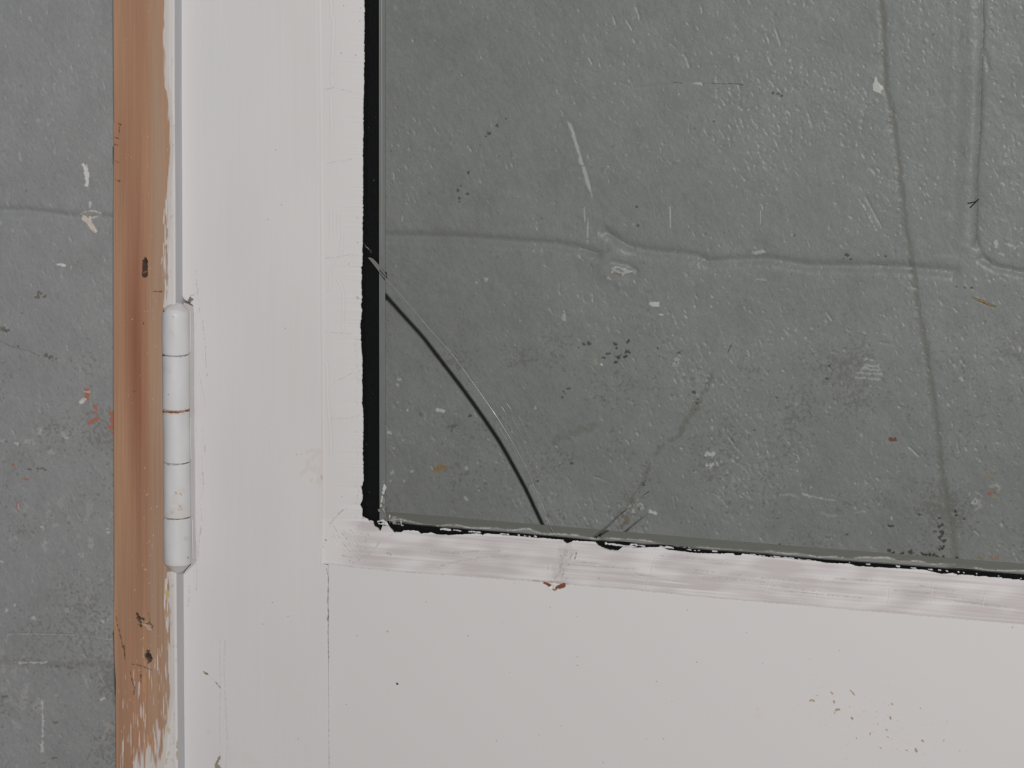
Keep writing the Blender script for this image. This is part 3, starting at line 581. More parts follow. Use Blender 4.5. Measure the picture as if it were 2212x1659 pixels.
# lower bead outer line, dust and wrinkles
OB = [(692,1218),(718,1219),(772,1226),(850,1234),(1000,1244.5),(1100,1252),(1151,1255.5),(1231,1262.5),(1356,1273),(1531,1290.5),(1659,1301.5),(1909,1323),(2212,1349),(2320,1358)]
IB0 = [(692,1122),(783,1122),(913,1151),(1106,1157),(1659,1203),(2212,1253),(2320,1262)]
obp = np.interp(np.arange(CW)-MG, *zip(*OB)); ibp = np.interp(np.arange(CW)-MG, *zip(*IB0))
TT = (YY-ibp[None])/(obp-ibp)[None]           # 0 at the glass, 1 at the outer line
inb = np.clip((TT-0.02)*30, 0, 1)*np.clip((1.0-TT)*30, 0, 1)*np.clip((XX-730)/60, 0, 1)
wr = 0.6*noise(70, 2.4, seed=51)+0.6*noise(45, 0.9, seed=54); wr2 = noise(130, 3.0, seed=52); wr3 = noise(18, 8, seed=53)
# wrinkles follow the slope of the bead
sh = ((np.arange(CW)-MG)*0.082).astype(int)
def shear(a): return np.stack([np.roll(a[:, i], int(sh[i])) for i in range(CW)], 1)
wr, wr2 = shear(wr), shear(wr2)
dirt = inb*(0.10+0.075*wr+0.05*wr2+0.05*wr3)
pink = np.array((0.56, 0.51, 0.50), np.float32); 
white.c += (pink-white.c)*np.clip(inb*(0.55+0.22*wr3+0.22*wr), 0, .9)[..., None].astype(np.float32)
white.h += (inb*(0.035*wr+0.035*wr2)).astype(np.float32)
fl2 = [(1240,1213,1290,1217),(1370,1240,1480,1258),(930,1190,1000,1196),(980,1192,1080,1190),(950,1222,1030,1205),(1030,1205,1100,1200),(1290,1222,1380,1228),(1500,1232,1720,1256),(1640,1262,1780,1280),(1800,1250,1920,1257),(1930,1275,2020,1283),(1980,1264,2060,1276),(2020,1285,2120,1298),(1520,1245,1650,1258),(1660,1275,1860,1292),(2060,1300,2212,1318),(1420,1200,1560,1212)]
for a,b,c_,d in fl2:
    m_ = ((a+c_)/2, (b+d)/2+rng.uniform(-1.5,1.5)); p = [(a,b),m_,(c_,d)]
    white.bump(p, 1.5, -.20); white.bump([(x,y+4) for x,y in p], 1.8, .20); white.stroke(p, [.3,.8,.3], (0.38,0.35,0.33), .65, jag=.4, soft=1.4)
for a,b,c_,d in [(1415,1205,1395,1270),(1660,1280,1672,1255),(1780,1248,1765,1290),(1925,1255,1918,1305),(2015,1262,2010,1302),(1730,1290,1722,1300),(2128,1280,2122,1312),(1240,1245,1262,1225)]:
    white.stroke([(a,b),(c_,d)], .8, (0.72,0.67,0.65), .6, jag=.8, h=.10, soft=1.5); white.bump([(a-3,b),(c_-3,d)], 1.8, -.10)
white.stroke([(1228,1172),(1222,1200),(1210,1225),(1202,1252)], [12,14,12,9], (0.52,0.46,0.46), .38, jag=7, soft=8, n=NJ2)
for k in range(30):
    t_ = rng.uniform(0,1); x = 1228-26*t_+rng.normal(0,9); y = 1178+72*t_
    white.stroke([(x,y),(x-rng.uniform(1,4),y+rng.uniform(6,16))], .5, (0.35,0.30,0.32), .5, jag=.6)
white.stroke([(1236,1196),(1232,1206)], .8, DK, .6); white.stroke([(1245,1195),(1242,1207)], .8, DK, .7, jag=.5); white.stroke([(1206,1188),(1224,1188)], .5, (0.35,0.3,0.3), .6)
white.stroke(OB, .9, (0.50,0.465,0.45), .6, h=-.12, soft=2.2, jag=.5)
# chip under the bead, bare brown wood
white.stroke([(1151,1254),(1175,1256),(1200,1258),(1228,1262)], [1.2,1.8,2.2,1], (0.50,0.42,0.35), .95, jag=.6, h=-.1)
white.stroke([(1176,1259),(1184,1264),(1192,1267)], [2,4,3], (0.20,0.075,0.045), 1, jag=.8, h=-.25)
white.stroke([(1186,1267),(1197,1273),(1208,1268),(1217,1264)], [2,3,5.5,4], (0.20,0.075,0.045), 1, jag=.8, h=-.25)
white.stroke([(1193,1262),(1197,1262)], 2.4, WHITE, 1, jag=.8, h=.1); white.stroke([(1189,1269),(1196,1270)], 3, (0.76,0.73,0.70), 1, jag=.9, h=.15)
white.stroke([(1178,1268),(1188,1274),(1198,1276),(1212,1272)], .5, (0.62,0.48,0.36), .6, jag=.6)
# flecks of brown on the rail
BF=(0.42,0.30,0.19)
for p,r in [([(1749,1515),(1754,1511),(1758,1515)],1.3),([(1796,1496),(1799,1498)],1.6),([(1836,1490),(1844,1499)],[.6,2.4]),([(1844,1498),(1846,1501)],1.4),([(1801,1515),(1802,1518)],1.6),([(1808,1534),(1813,1533)],[2.6,2.6]),([(1806,1532),(1803,1541)],1),([(1840,1550),(1841,1552)],1.4),([(1923,1549),(1924,1552)],2),([(1894,1566),(1896,1563),(1899,1564)],.9),([(1914,1576),(1918,1579)],1),([(1879,1583),(1880,1587)],1.3),([(1884,1582),(1888,1583)],.7),([(1916,1592),(1920,1594)],1),([(1899,1614),(1902,1616)],1.1),([(1957,1620),(1958,1622)],0),([(1978,1617),(1980,1623)],[2.4,3]),([(1991,1600),(1995,1602)],1.3),([(2039,1598),(2039,1601)],.8),([(1957,1620),(1961,1622)],.8),([(1827,1638),(1828,1639)],.9),([(1850,1594),(1850,1596)],.8),([(2073,1622),(2074,1622)],.8),([(1763,1502),(1768,1503)],.7),([(1775,1485),(1776,1486)],.6),([(1835,1526),(1836,1528)],.6),([(1925,1519),(1928,1522)],.7),([(1892,1538),(1896,1537)],.6)]:
    white.stroke(p, np.maximum(r, .6), BF, .95, jag=.6)
for k in range(110):
    t_ = rng.uniform(0, 1); x = 1760+260*t_+rng.normal(0, 45); y = 1500+110*t_+rng.normal(0, 28)
    white.stroke([(x,y),(x+rng.uniform(-2,3),y+rng.uniform(0,2))], rng.uniform(.2,.6), (0.50,0.40,0.31), rng.uniform(.3,.75))
white.stroke([(857,1477),(859,1478)], 1.8, (0.07,0.045,0.03), .98, jag=.5); white.stroke([(836,1365),(838,1363)], 1.1, (0.35,0.32,0.29), .9)
white.stroke([(1637,1530),(1640,1545),(1634,1548)], 5, (0.72,0.65,0.60), .5, jag=3, soft=4)
for (x,y) in [(748,1522),(1084,1344),(1100,1452),(1188,1312),(1246,1331),(1247,1419),(1247,1437),(1485,1318),(1612,1366),(1505,1430),(1418,1472),(1647,1433),(1636,1531),(1451,1515),(1396,1596),(1433,1596),(1303,1647),(1749,1424),(1813,1405),(2187,1355),(1164,1588),(1212,1568),(1988,1530),(1920,1463+60),(2045,1559),(1072,1600),(920,1300)]:
    white.stroke([(x,y),(x+.5,y+.3)], rng.uniform(.6,1.1), DK, rng.uniform(.5,.85))
for k in range(60):
    white.stroke([(rng.uniform(400,2200), rng.uniform(0,1659))], .7, (0.3,0.27,0.25), rng.uniform(.2,.5))

def close_sides(Xg, Yg, Zg, c, yback):
    """turn a front sheet into a solid: rim pushed to depth yback"""
    def ring(A): return np.concatenate([A[0, :-1], A[:-1, -1], A[-1, ::-1][:-1], A[::-1, 0][:-1]])
    nr, nc = Xg.shape; idx = np.arange(nr*nc).reshape(nr, nc)
    r = ring(idx); V = np.stack([Xg, Yg, Zg], -1).reshape(-1, 3); C = c.reshape(-1, 3)
    B = V[r].copy(); B[:, 1] = yback; n0 = len(V)
    b = np.arange(len(r))+n0
    q = np.stack([r, np.roll(r, -1), np.roll(b, -1), b], -1)[:, ::-1]
    # rim vertices doubled so the front keeps its smooth shading
    V2 = V[r]; n1 = n0+len(r); t = np.arange(len(r))+n1
    q = np.stack([t, np.roll(t, -1), np.roll(b, -1), b], -1)[:, ::-1]
    return np.concatenate([V, B, V2]), np.concatenate([grid_quads(nr, nc), q]), np.concatenate([C, C[r], C[r]])

# ---- left stile
sl = [(386,-90),(386,0),(386.5,415),(388.5,600),(390,636),(398,648),(406,653),(416,660),(418.5,700),(418.5,900),(420.5,1100),(423,1212),(415,1222),(399,1236),(393,1246),(392.5,1330),(394,1360),(393,1500),(394.5,1550),(394,1659),(394.5,1740)]
srt = [(x+.0, y) for x, y in LB[:-1]]+[(692.5,1217.6),(708.6,1220.4),(708.8,1400),(710,1659),(711,1740)]
zs = fine_axis(Z_FLOOR+.004, TOP, [(Z(1725,300)-.002, Z(-60,300)+.004)], FINE, 0.02)
Xg, Yg, Zg, c, px, py = ruled_vert(sl, srt, 0.0, zs, 240, white)
Yg += 0.0004*np.exp(-(px-Xg*0-at_x(sl, 0, zs)[:, None]*0-np.interp(py, [p_[1] for p_ in sl], [p_[0] for p_ in sl]))/2.6)   # worn round edge
c = c*(1+np.clip((620-px)/160, 0, 1)[..., None]*np.array((0.0, 0.012, 0.022)))
v, q, cc = close_sides(Xg, Yg, Zg, c, DEPTH)
so = link('stile', mesh_np(v, q, cc), door, M_white); so['label'] = 'left stile beside the hinge'
# ---- bottom rail
xs = fine_axis(X(709.5,1400), DOOR_R, [(X(709,1400), X(2260,1400)+.002)], FINE, 0.02)
def ruled_horz(bot_z, top_pts, y, xs, n, canvas, yfun=None):
    zt = at_z(top_pts, y, xs); u = np.linspace(0, 1, n)[:, None]
    zb = np.full_like(xs, bot_z); Zg = zt[None]*(1-u)+zb[None]*u; Xg = np.repeat(xs[None], n, 0)
    return Xg, Zg
zt = at_z(OB, 0.0, xs); zf = np.full_like(xs, Z(1725, 700)-.004)
n = 560
u = np.linspace(0, 1, n)[:, None]; Zg = zt[None]*(1-u)+zf[None]*u
Zg = np.concatenate([Zg, np.full((1, len(xs)), Z_FLOOR+.004)], 0); Xg = np.repeat(xs[None], Zg.shape[0], 0)
px, py = pix(Xg, 0*Xg, Zg); h, c = white.sample(px, py)
v, q, cc = close_sides(Xg, -h, Zg, c, DEPTH)
ro = link('rail', mesh_np(v, q, cc), door, M_whiteh); ro['label'] = 'bottom rail below the glass'
# ---- putty beads, bevelled towards the glass
def prof(t): t = np.clip(t, 0, 1); return 0.0008*np.clip(t/.04, 0, 1)+0.0030*t**1.4
IL = [(786.2,-90),(786.2,0),(787.2,50),(786,75),(786.7,120),(785.5,200),(784.5,217),(784,300),(783.5,415),(783,490),(782.3,555),(782.5,574),(780,578),(780.3,590),(781,600),(779.5,612),(781.5,640),(779,662),(781.5,672),(780.5,680),(778,700),(779,727),(780,760),(782.5,772),(781.5,830),(782.5,850),(781.2,873),(783.5,879),(784,930),(783,980),(784.3,1017),(785,1038),(780,1055),(783,1065),(781.7,1083),(777.5,1091),(782.5,1100),(783,1122)]
zs = fine_axis(Z(1122,740), TOP-.06, [(Z(1123,740)-.001, Z(-60,740)+.004)], FINE, 0.02)
n = 76; u = np.linspace(0, 1, n)[None]
zz = zs; xl = at_x(LB, 0.0, zz); xr = at_x(IL, 0.0038, zz)
xr = xr+0.00010*np.interp(zz, np.linspace(zz[0], zz[-1], 900), rng.normal(0, 1, 900))
Xg = xl[:, None]*(1-u)+xr[:, None]*u; Zg = np.repeat(zz[:, None], n, 1); Yg = np.repeat(prof(u), len(zz), 0)
px, py = pix(Xg, Yg, Zg); h, c = white.sample(px, py)
Yg = Yg-h; Yg[:, -1] += .0003
v, q, cc = close_sides(Xg, Yg, Zg, c, 0.0046)
bo = link('glazing_bead', mesh_np(v, q, cc), door, M_white); bo['label'] = 'upright putty bead with hairline paint cracks'
IBT = [(783,1122),(784,1119.5),(790,1119),(794,1121.5),(797,1126.5),(803,1129.5),(807.3,1130.5),(807.8,1136),(815.6,1140),(820,1145.7),(823.6,1144.6),(825.8,1136),(838,1136.5),(841,1138),(851.5,1150),(856,1149),(864.5,1149.6),(873,1145.7),(891.6,1146),(901,1147),(909,1153),(920,1152),(930.5,1150),(943,1155),(973,1156),(1028,1152.5),(1043,1156),(1047,1152.5),(1106,1157.5),(1161,1162),(1201,1165),(1216,1166),(1218,1170.7),(1226,1173.6),(1234.5,1170.7),(1236,1167.8),(1273.6,1170),(1285,1170.7),(1292.4,1178.6),(1302.5,1183),(1318.4,1188),(1334.4,1188.7),(1344.5,1181.5),(1363,1181),(1365.5,1183.5),(1386,1182.7),(1420,1181.8),(1427,1180.5),(1441,1187.5),(1506,1195),(1556,1196),(1583,1195.5),(1587,1200),(1598.5,1199.5),(1603,1196),(1659,1203.7),(1690,1205),(1734,1210),(1760,1211.5),(1784,1216),(1834,1218),(1850,1223),(1884,1225),(1934,1228),(1996,1231),(2034,1240),(2058,1238),(2068,1241.8),(2091,1242),(2113,1245.4),(2129,1244.5),(2136,1247),(2161,1247.6),(2166,1249.5),(2184,1250.4),(2187,1252),(2199,1251.7),(2205.5,1253.8),(2212,1253.8),(2320,1262)]
zleft = Z(1122,740)
xs = fine_axis(X(692.5,1170), DOOR_R-STILE_R, [(X(692,1170), X(2260,1250)+.002)], FINE, 0.02)
n = 84; u = np.linspace(0, 1, n)[:, None]
zo = at_z(OB, 0.0, xs); zi = np.where(xs < float(P(783.5,1122,.0038)[0]), zleft, at_z(IBT, 0.0038, xs))+0.00008*np.interp(xs, np.linspace(xs[0], xs[-1], 1200), rng.normal(0, 1, 1200))
Zg = zi[None]*(1-u)+zo[None]*u; Xg = np.repeat(xs[None], n, 0)
px0, py0 = pix(Xg, 0*Xg+.002, Zg)
xo = at_x(LB, 0, Zg[:, 0]); span = float(at_x(IL, .0038, zleft+.0001)-at_x(LB, 0.0, zleft+.0001))
tl = (Xg-at_x(LB, 0.0, np.maximum(Zg, zleft-.004)))/span; tb = (Zg-at_z(OB, 0, xs)[None])/(at_z(IB0, .0038, xs)-at_z(OB, 0, xs))[None]
# corner: mitre of the two bevels
tt = np.where(px0 < 860, np.minimum(tl, tb), tb); Yg = prof(tt)
px, py = pix(Xg, Yg, Zg); h, c = white.sample(px, py); Yg = Yg-h; Yg[0] += .0003
v, q, cc = close_sides(Xg, Yg, Zg, c, 0.0046)
bo = link('glazing_bead', mesh_np(v, q, cc), door, M_whiteh); bo['label'] = 'lower putty bead, chipped and dusty pink'
del brush, bl, wr, wr2, wr3, inb, dirt, TT

# ---- black glazing tape and the stops behind the glass
YG = 0.0048; TG = 0.0028; YT = YG+TG+.0002
def prism(name, pts_world_xz, y0, y1, parent, m, label=None, bev=0.0):
    bm = bmesh.new(); f = [bm.verts.new((x, y0, z)) for x, z in pts_world_xz]; b = [bm.verts.new((x, y1, z)) for x, z in pts_world_xz]
    k = len(f); bm.faces.new(f); bm.faces.new(b[::-1])
    for i in range(k): bm.faces.new((f[i], b[i], b[(i+1) % k], f[(i+1) % k]))
    bmesh.ops.recalc_face_normals(bm, faces=bm.faces)
    if bev: bmesh.ops.bevel(bm, geom=[e for e in bm.edges], offset=bev, segments=2, affect='EDGES')
    me = bpy.data.meshes.new(name); bm.to_mesh(me); bm.free()
    o = link(name, me, parent, m)
    if label: o['label'] = label
    return o
def W2(px, py, y): w = P(px, py, y); return float(w[0]), float(w[2])
TB = [(815.6,1126.5),(843,1129),(863,1130),(913,1136),(1028,1145),(1106,1151),(1218,1161),(1286,1168),(1371,1175),(1468,1182.5),(1531,1188.5),(1659,1198),(1784,1209),(1934,1220),(2059,1229.5),(2212,1241.5)]
tl_ = [W2(814,-90,YT), W2(814,0,YT), W2(814.3,500,YT), W2(815.6,1126.5,YT)]
x_l = tl_[0][0]
tape_l = [(tl_[0][0]-.012, TOP-.05), (tl_[0][0], TOP-.05)]+tl_[1:]+[(tl_[3][0]-.012, tl_[3][1])]
prism('glazing_tape', tape_l, YT, YT+.0025, door, M_black, 'black glazing tape along the left edge of the glass')
tb_ = [W2(x, y, YT) for x, y in TB]
xe = DOOR_R-STILE_R+.004; sl_ = (tb_[-1][1]-tb_[2][1])/(tb_[-1][0]-tb_[2][0])
ze = tb_[-1][1]+sl_*(xe-tb_[-1][0])
tape_b = [(tl_[3][0]-.012, tb_[0][1]-.014)]+[(xe, ze-.014), (xe, ze)]+tb_[::-1]+[(tl_[3][0]-.012, tb_[0][1])]
prism('glazing_tape', tape_b, YT, YT+.0025, door, M_black, 'black glazing tape along the lower edge of the glass')
# stops: their inner faces are what shows between the tape and the wall
ys = YT+.0026
def off(pts, dy): return [(x, z) for x, z in pts]
lx = [(x-.0002, z) for x, z in tl_]
stop_l = [(lx[0][0]-.012, TOP-.05), (lx[0][0], TOP-.05)]+lx[1:]+[(lx[3][0]-.0005, lx[3][1]-.02), (lx[3][0]-.012, lx[3][1]-.02)]
o1 = prism('glazing_stop', stop_l, ys, ys+.0085, door, M_stop, 'upright wooden stop behind the glass')
b2 = [(x, z-.0002) for x, z in [tb_[0], tb_[2], tb_[5], tb_[11], tb_[-1]]]
stop_b = [(b2[0][0]-.012, b2[0][1]-.014), (xe, ze-.014), (xe, ze-.0002)]+b2[::-1]+[(b2[0][0]-.012, b2[0][1])]
o2 = prism('glazing_stop', stop_b, ys, ys+.0168, door, M_stoph, 'lower wooden stop behind the glass')
# fine ledge line on the upright stop
st1 = [W2(822.0,-90,ys+.0045), W2(824,1120,ys+.0045)]
prism('bead_fillet', [(st1[0][0]-.003, TOP-.05), (st1[0][0]+.00025, TOP-.05), (st1[1][0]+.00025, st1[1][1]), (st1[1][0]-.003, st1[1][1])], ys+.0040, ys+.0052, o1, M_plain)

# ---- glass pane with its cracks
CR = [(765,524),(784,547),(795,557),(813,578),(830,598),(852,622),(890,665),(923,705),(950,735),(975,762),(993,787),(1022,827),(1043,857),(1067,891),(1089.5,926),(1106,953),(1123.5,985),(1143.5,1023),(1157,1060),(1173.5,1096),(1188.5,1135),(1201,1164),(1210,1185)]
gy0, gy1 = YG, YG+TG
gl = tl_[0][0]-.011; gt = TOP-.055; gr_ = DOOR_R-STILE_R+.002
crw = [W2(x, y, gy0) for x, y in CR]
zl = crw[0][1]; 
zb0 = W2(780,1150,gy0)[1]; 
bott = lambda x: tb_[2][1]-.004+sl_*(x-tb_[2][0])
pane = [(gl, gt), (gl, crw[0][1]+.002)]+crw[:-1]+[(crw[-1][0], bott(crw[-1][0])), (gr_, bott(gr_)), (gr_, gt)]
shard = [(gl, crw[0][1]+.002)]+crw[:-1]+[(crw[-1][0], bott(crw[-1][0])), (gl, bott(gl))]
def sheet_pair(name, poly, parent, m, label=None):
    bm = bmesh.new()
    for y, fl_ in ((gy0, False), (gy1, True)):
        vs = [bm.verts.new((x, y, z)) for x, z in poly]; bm.faces.new(vs[::-1] if fl_ else vs)
    bmesh.ops.triangulate(bm, faces=bm.faces)
    me = bpy.data.meshes.new(name); bm.to_mesh(me); bm.free(); o = link(name, me, parent, m)
    if label: o['label'] = label
    return o
po = sheet_pair('glass_pane', pane, door, M_glass, 'clear cracked glass pane')
sh_ = sheet_pair('glass_shard', shard, door, M_glass, 'broken off lower left corner of the glass, still in place')
def ribbon(name, A, B, ya, yb, parent, m, label=None):
    bm = bmesh.new(); va = [bm.verts.new(P(x, y, ya)) for x, y in A]; vb = [bm.verts.new(P(x, y, yb)) for x, y in B]
    for i in range(len(A)-1): bm.faces.new((va[i], va[i+1], vb[i+1], vb[i]))
    me = bpy.data.meshes.new(name); bm.to_mesh(me); bm.free(); o = link(name, me, parent, m)
    if label: o['label'] = label
    return o
def smooth_pts(p, n):
    p = np.array(p, float); d = np.r_[0, np.cumsum(np.hypot(*np.diff(p, axis=0).T))]; s = np.linspace(0, d[-1], n)
    q = np.stack([np.interp(s, d, p[:, 0]), np.interp(s, d, p[:, 1])], -1)
    k = np.array([1,2,3,2,1])/9.0
    for _ in range(3):
        qq = q.copy()
        for j in range(2): qq[2:-2, j] = np.convolve(q[:, j], k, 'valid')
        q = qq
    return q
RC = [(822,580),(830,589),(870,634),(913,681),(955,736),(990.5,782),(1003.6,800),(1027,832),(1050.6,866),(1077.8,906),(1108.5,960),(1136,1011),(1156,1054),(1175,1094),(1181,1108)]
rc = smooth_pts(RC, 120); tg = np.gradient(rc, axis=0); tg /= np.hypot(*tg.T)[:, None]; nn = np.stack([tg[:, 1], -tg[:, 0]], -1)
wv = np.interp(np.linspace(0, 1, 120), [0, .1, .5, 1], [4.3, 4.0, 4.3, 4.0])[:, None]
ribbon('crack_face', rc-nn*wv, rc+nn*wv, gy0+.0002, gy1-.0002, po, M_crack, 'long curved crack across the lower left of the glass')
def tube(name, pts, r, y, parent, m, label=None, seg=6):
    pts = np.array(pts, float); C3 = P(pts[:, 0], pts[:, 1], y); t = np.gradient(C3, axis=0); t /= np.linalg.norm(t, axis=1)[:, None]
    r = np.broadcast_to(np.asarray(r, float), (len(pts),))
    a = np.cross(t, (0, 1, 0)); a /= np.linalg.norm(a, axis=1)[:, None]; b = np.cross(t, a)
    th = np.linspace(0, 2*math.pi, seg, endpoint=False)
    V = (C3[:, None]+r[:, None, None]*(np.cos(th)[None, :, None]*a[:, None]+np.sin(th)[None, :, None]*b[:, None]))
    n_ = len(pts); i = np.arange(n_*seg).reshape(n_, seg); j = np.roll(i, -1, 1)
    q = np.stack([i[:-1], j[:-1], j[1:], i[1:]], -1).reshape(-1, 4)
    o = link(name, mesh_np(V.reshape(-1, 3), q), parent, m)
    if label: o['label'] = label
    return o
cs = smooth_pts(CR[1:], 300)
def part_of(y0, y1): k = (cs[:, 1] > y0) & (cs[:, 1] < y1); return cs[k]
fl1 = part_of(690, 960)
rr = 0.00005+0.00006*np.exp(-0.5*((fl1[:, 1]-892)/38)**2)+0.00022*np.exp(-0.5*((fl1[:, 1]-893)/6.0)**2)  # swelling imitates the flare of the flash on the edge
tube('crack_edge', fl1, rr, gy0-.0001, po, M_edge, 'edge of the crack, its flash glint painted in pale')
tube('crack_edge', part_of(955, 1150), 0.000045, gy0-.0001, po, M_edge)
tube('crack_edge', part_of(600, 700), 0.00003, gy0-.0001, po, M_edge)
for a_ in [[(1083,878),(1088,885),(1092.5,892)],[(1094.5,870.5),(1099.5,878),(1104.5,885)]]:
    tube('crack_glint', a_, [0.00004,.00011,.00004], gy0-.0001, po, M_edge)  # pale streaks stand in for glints beside the crack
for a_ in [[(1079.5,925),(1087,937),(1095,950)],[(1091,918),(1098,930),(1107,945)],[(1106,902),(1116,919),(1124,935)],[(1121,900),(1129,914),(1138,932)],[(1106,960),(1120,990)]]:
    tube('crack_glint', a_, 0.00003, gy0-.0001, po, M_edge)
# chipped strip where the crack runs into the tape
def flat(name, poly, y, parent, m, label=None, th=.0002):
    bm = bmesh.new(); vs = [bm.verts.new(P(x, yy, y)) for x, yy in poly]; f = bm.faces.new(vs)
    r = bmesh.ops.extrude_face_region(bm, geom=[f]); 
    for v_ in r['geom']:
        if isinstance(v_, bmesh.types.BMVert): v_.co.y += th
    bmesh.ops.recalc_face_normals(bm, faces=bm.faces); bmesh.ops.triangulate(bm, faces=bm.faces)
    me = bpy.data.meshes.new(name); bm.to_mesh(me); bm.free(); o = link(name, me, parent, m)
    if label: o['label'] = label
    return o
flat('glass_chip', [(795,557),(798,556),(803,557.5),(806,559),(813,566),(822,577),(828,585),(833,592),(836,604),(829,599),(820,589),(808,573)], gy0+.0006, po, M_chip, 'grey chipped facet at the top of the crack')
flat('glass_chip', [(1270.5,1168.5),(1274,1163),(1290,1152),(1302,1142),(1318,1128),(1332,1114),(1346,1104),(1360,1097),(1346,1108),(1334,1119),(1321,1133),(1306,1147),(1301,1151.5),(1288,1157),(1276,1168)], gy0+.0006, po, M_dark, 'dark chipped facet above the lower bead')
flat('glass_chip', [(1271.5,1168),(1280,1162.5),(1287,1159),(1291,1160),(1283,1166),(1276,1168.3)], gy0+.0004, po, M_black)
flat('glass_chip', [(1291,1157),(1297,1153),(1301,1152.5),(1295,1158)], gy0+.0004, po, M_black)
ribbon('crack_face', [(1334,1114),(1346,1103.5),(1358,1093.5),(1380,1076.5),(1402,1061)], [(1336.5,1117),(1348.5,1106.5),(1360,1096),(1381.5,1078.3),(1402.5,1062)], gy0+.0006, gy1-.0004, po, M_crack, 'short crack rising from the lower bead')
ribbon('crack_face', [(1187.5,1133),(1194,1149),(1199,1162)], [(1188,1133),(1195.6,1149),(1201.5,1163)], gy0+.0003, gy0+.0004, po, M_dark)
# ---- paint film and smears along the lower edge of the glass
film = Canvas((0.0, 0.0, 0.0))
fn = noise(2.2, seed=61); fn2 = noise(12, 2.0, seed=62)
tbx = np.interp(np.arange(CW)-MG, *zip(*(TB+[(2320,1250.5)])))
above = tbx[None]-YY             # distance above the tape line
gate = np.interp(np.arange(CW)-MG, [820,850,905,910,1000,1040,1060,1100,1106,1240,1250,1290,1300,1370,1390,1430,1480,1530,1570,1660,1690,1760,1840,1870,1990,2010,2050,2100,2140,2212,2320], [0.3,0.7,0.7,.5,.5,.9,.8,.9,.8,.9,.75,.6,.1,.1,.4,.2,.35,.6,.35,.55,.8,.7,.4,.6,.8,.6,.2,.1,.35,.8,.7])[None]
fn3 = noise(25, 1.2, seed=63); fn4 = noise(1.0, seed=64); lp_ = 8.5+2.6*noise(16, seed=65)
fa = 0.23*np.clip(above/1.2, 0, 1)*np.clip((lp_-above)/1.5, 0, 1)*np.clip(gate*2+0.3*fn2, 0, 1)
fa += np.clip(1.0*np.exp(-0.5*((above-lp_+1.2)/1.3)**2)*np.clip(gate*1.3+0.7*fn2+0.5*fn-0.15, 0, 1)*(0.75+0.25*fn4), 0, 1)*0.55
fa = fa*(above > -.5)*(XX > 843)
film.c[..., 0] = np.clip(fa, 0, .65)
film.c[..., 1] = np.clip(0.25+0.3*fn2, 0, 1)*(XX < 1000)+0.15
def fs(p, r, a=1.0, jag=.8, br=0.0): film.stroke(p, r, (a, br, 0), 1.0, jag=jag, soft=1.0)
fs([(816,1127),(827,1124.5),(837,1131),(838,1134)], [2,3.2,3,2], .95); fs([(820,1130),(836,1133)], 2.5, .95)
fs([(786,1119.5),(792,1122)], 2.5, .95); fs([(799,1126),(806,1128)], 1.6, .9)
for x,y0_,y1_ in [(842,1112,1130)]: 
    for yy in np.arange(y0_, y1_, 4): fs([(x,yy),(x,yy+1.5)], .8, .8)
for p in [[(848,1117),(856,1117)],[(849,1117),(849,1131)],[(849,1122),(855,1122)],[(850,1131),(862,1132)],[(866,1125),(867,1134),(871,1135)],[(865,1122),(868,1121)]]: fs(p, .8, .75, .3)
fs([(848,1124),(853,1128)], 3.5, .35, 1)
for p,r in [([(952,1143.5),(960,1143),(973,1145)],1.8),([(980,1144.5),(995,1147)],1.5),([(1013,1148.5),(1025,1149),(1038,1150.5)],1.1),([(1082,1153),(1098,1154.5)],1.3),([(1119,1156),(1122,1156)],1.2),([(1134,1157.5),(1138,1158)],1.1),([(1143,1158.5),(1146,1159)],1),([(1155,1158),(1158,1159)],1.6),([(1309,1174),(1330,1177),(1360,1180.5),(1370,1182)],1.9),([(1363,1176.5),(1372,1175.5),(1377,1178),(1370,1181),(1363,1180),(1363,1177)],1.1),([(1380,1178),(1393,1180)],.9),([(1427,1181),(1442,1182),(1455,1184.5)],1.6),([(1440,1180),(1450,1182)],1),([(1484,1187),(1492,1188)],1),([(1500,1189),(1502,1189)],.8),([(1508,1189),(1511,1189.5)],1),([(1540,1190.5),(1549,1191)],1.8),([(1620,1198),(1632,1199)],1),([(1640,1200),(1652,1201)],.8),([(1691,1204),(1715,1206)],1.2),([(1725,1208),(1752,1210)],.9),([(1665,1202),(1685,1203)],.9),([(1937,1222.5),(1943,1223.5)],1.5),([(1872,1218.5),(1878,1219)],.9),([(1968,1226.5),(1978,1227.5)],.8),([(2005,1230),(2015,1231)],1),([(2028,1231),(2032,1232)],1.2),([(2043,1232.5),(2047,1234)],1),([(2070,1235),(2071,1236)],1.4),([(2081,1236.5),(2082,1237)],1),([(2110,1239),(2110,1240)],.9),([(2157,1244),(2158,1244)],1),([(2205,1250),(2206,1250)],1.1),([(1834,1215),(1835,1215)],.8)]:
    fs(p, r, .95, .5)
# streaks of paint at the lower left of the upright tape line
fs([(829,1040),(831,1052),(828,1065),(824,1080),(823,1095)], [1,3,2.4,1.5,.8], .8, .9)
fs([(822,1085),(830,1105)], .7, .6); 
film.stroke([(828,1075),(829,1095)], 1.2, (.8, 1, 0), 1, jag=.8); film.stroke([(818,1101),(819,1104)], 1.4, (.9,1,0), 1)
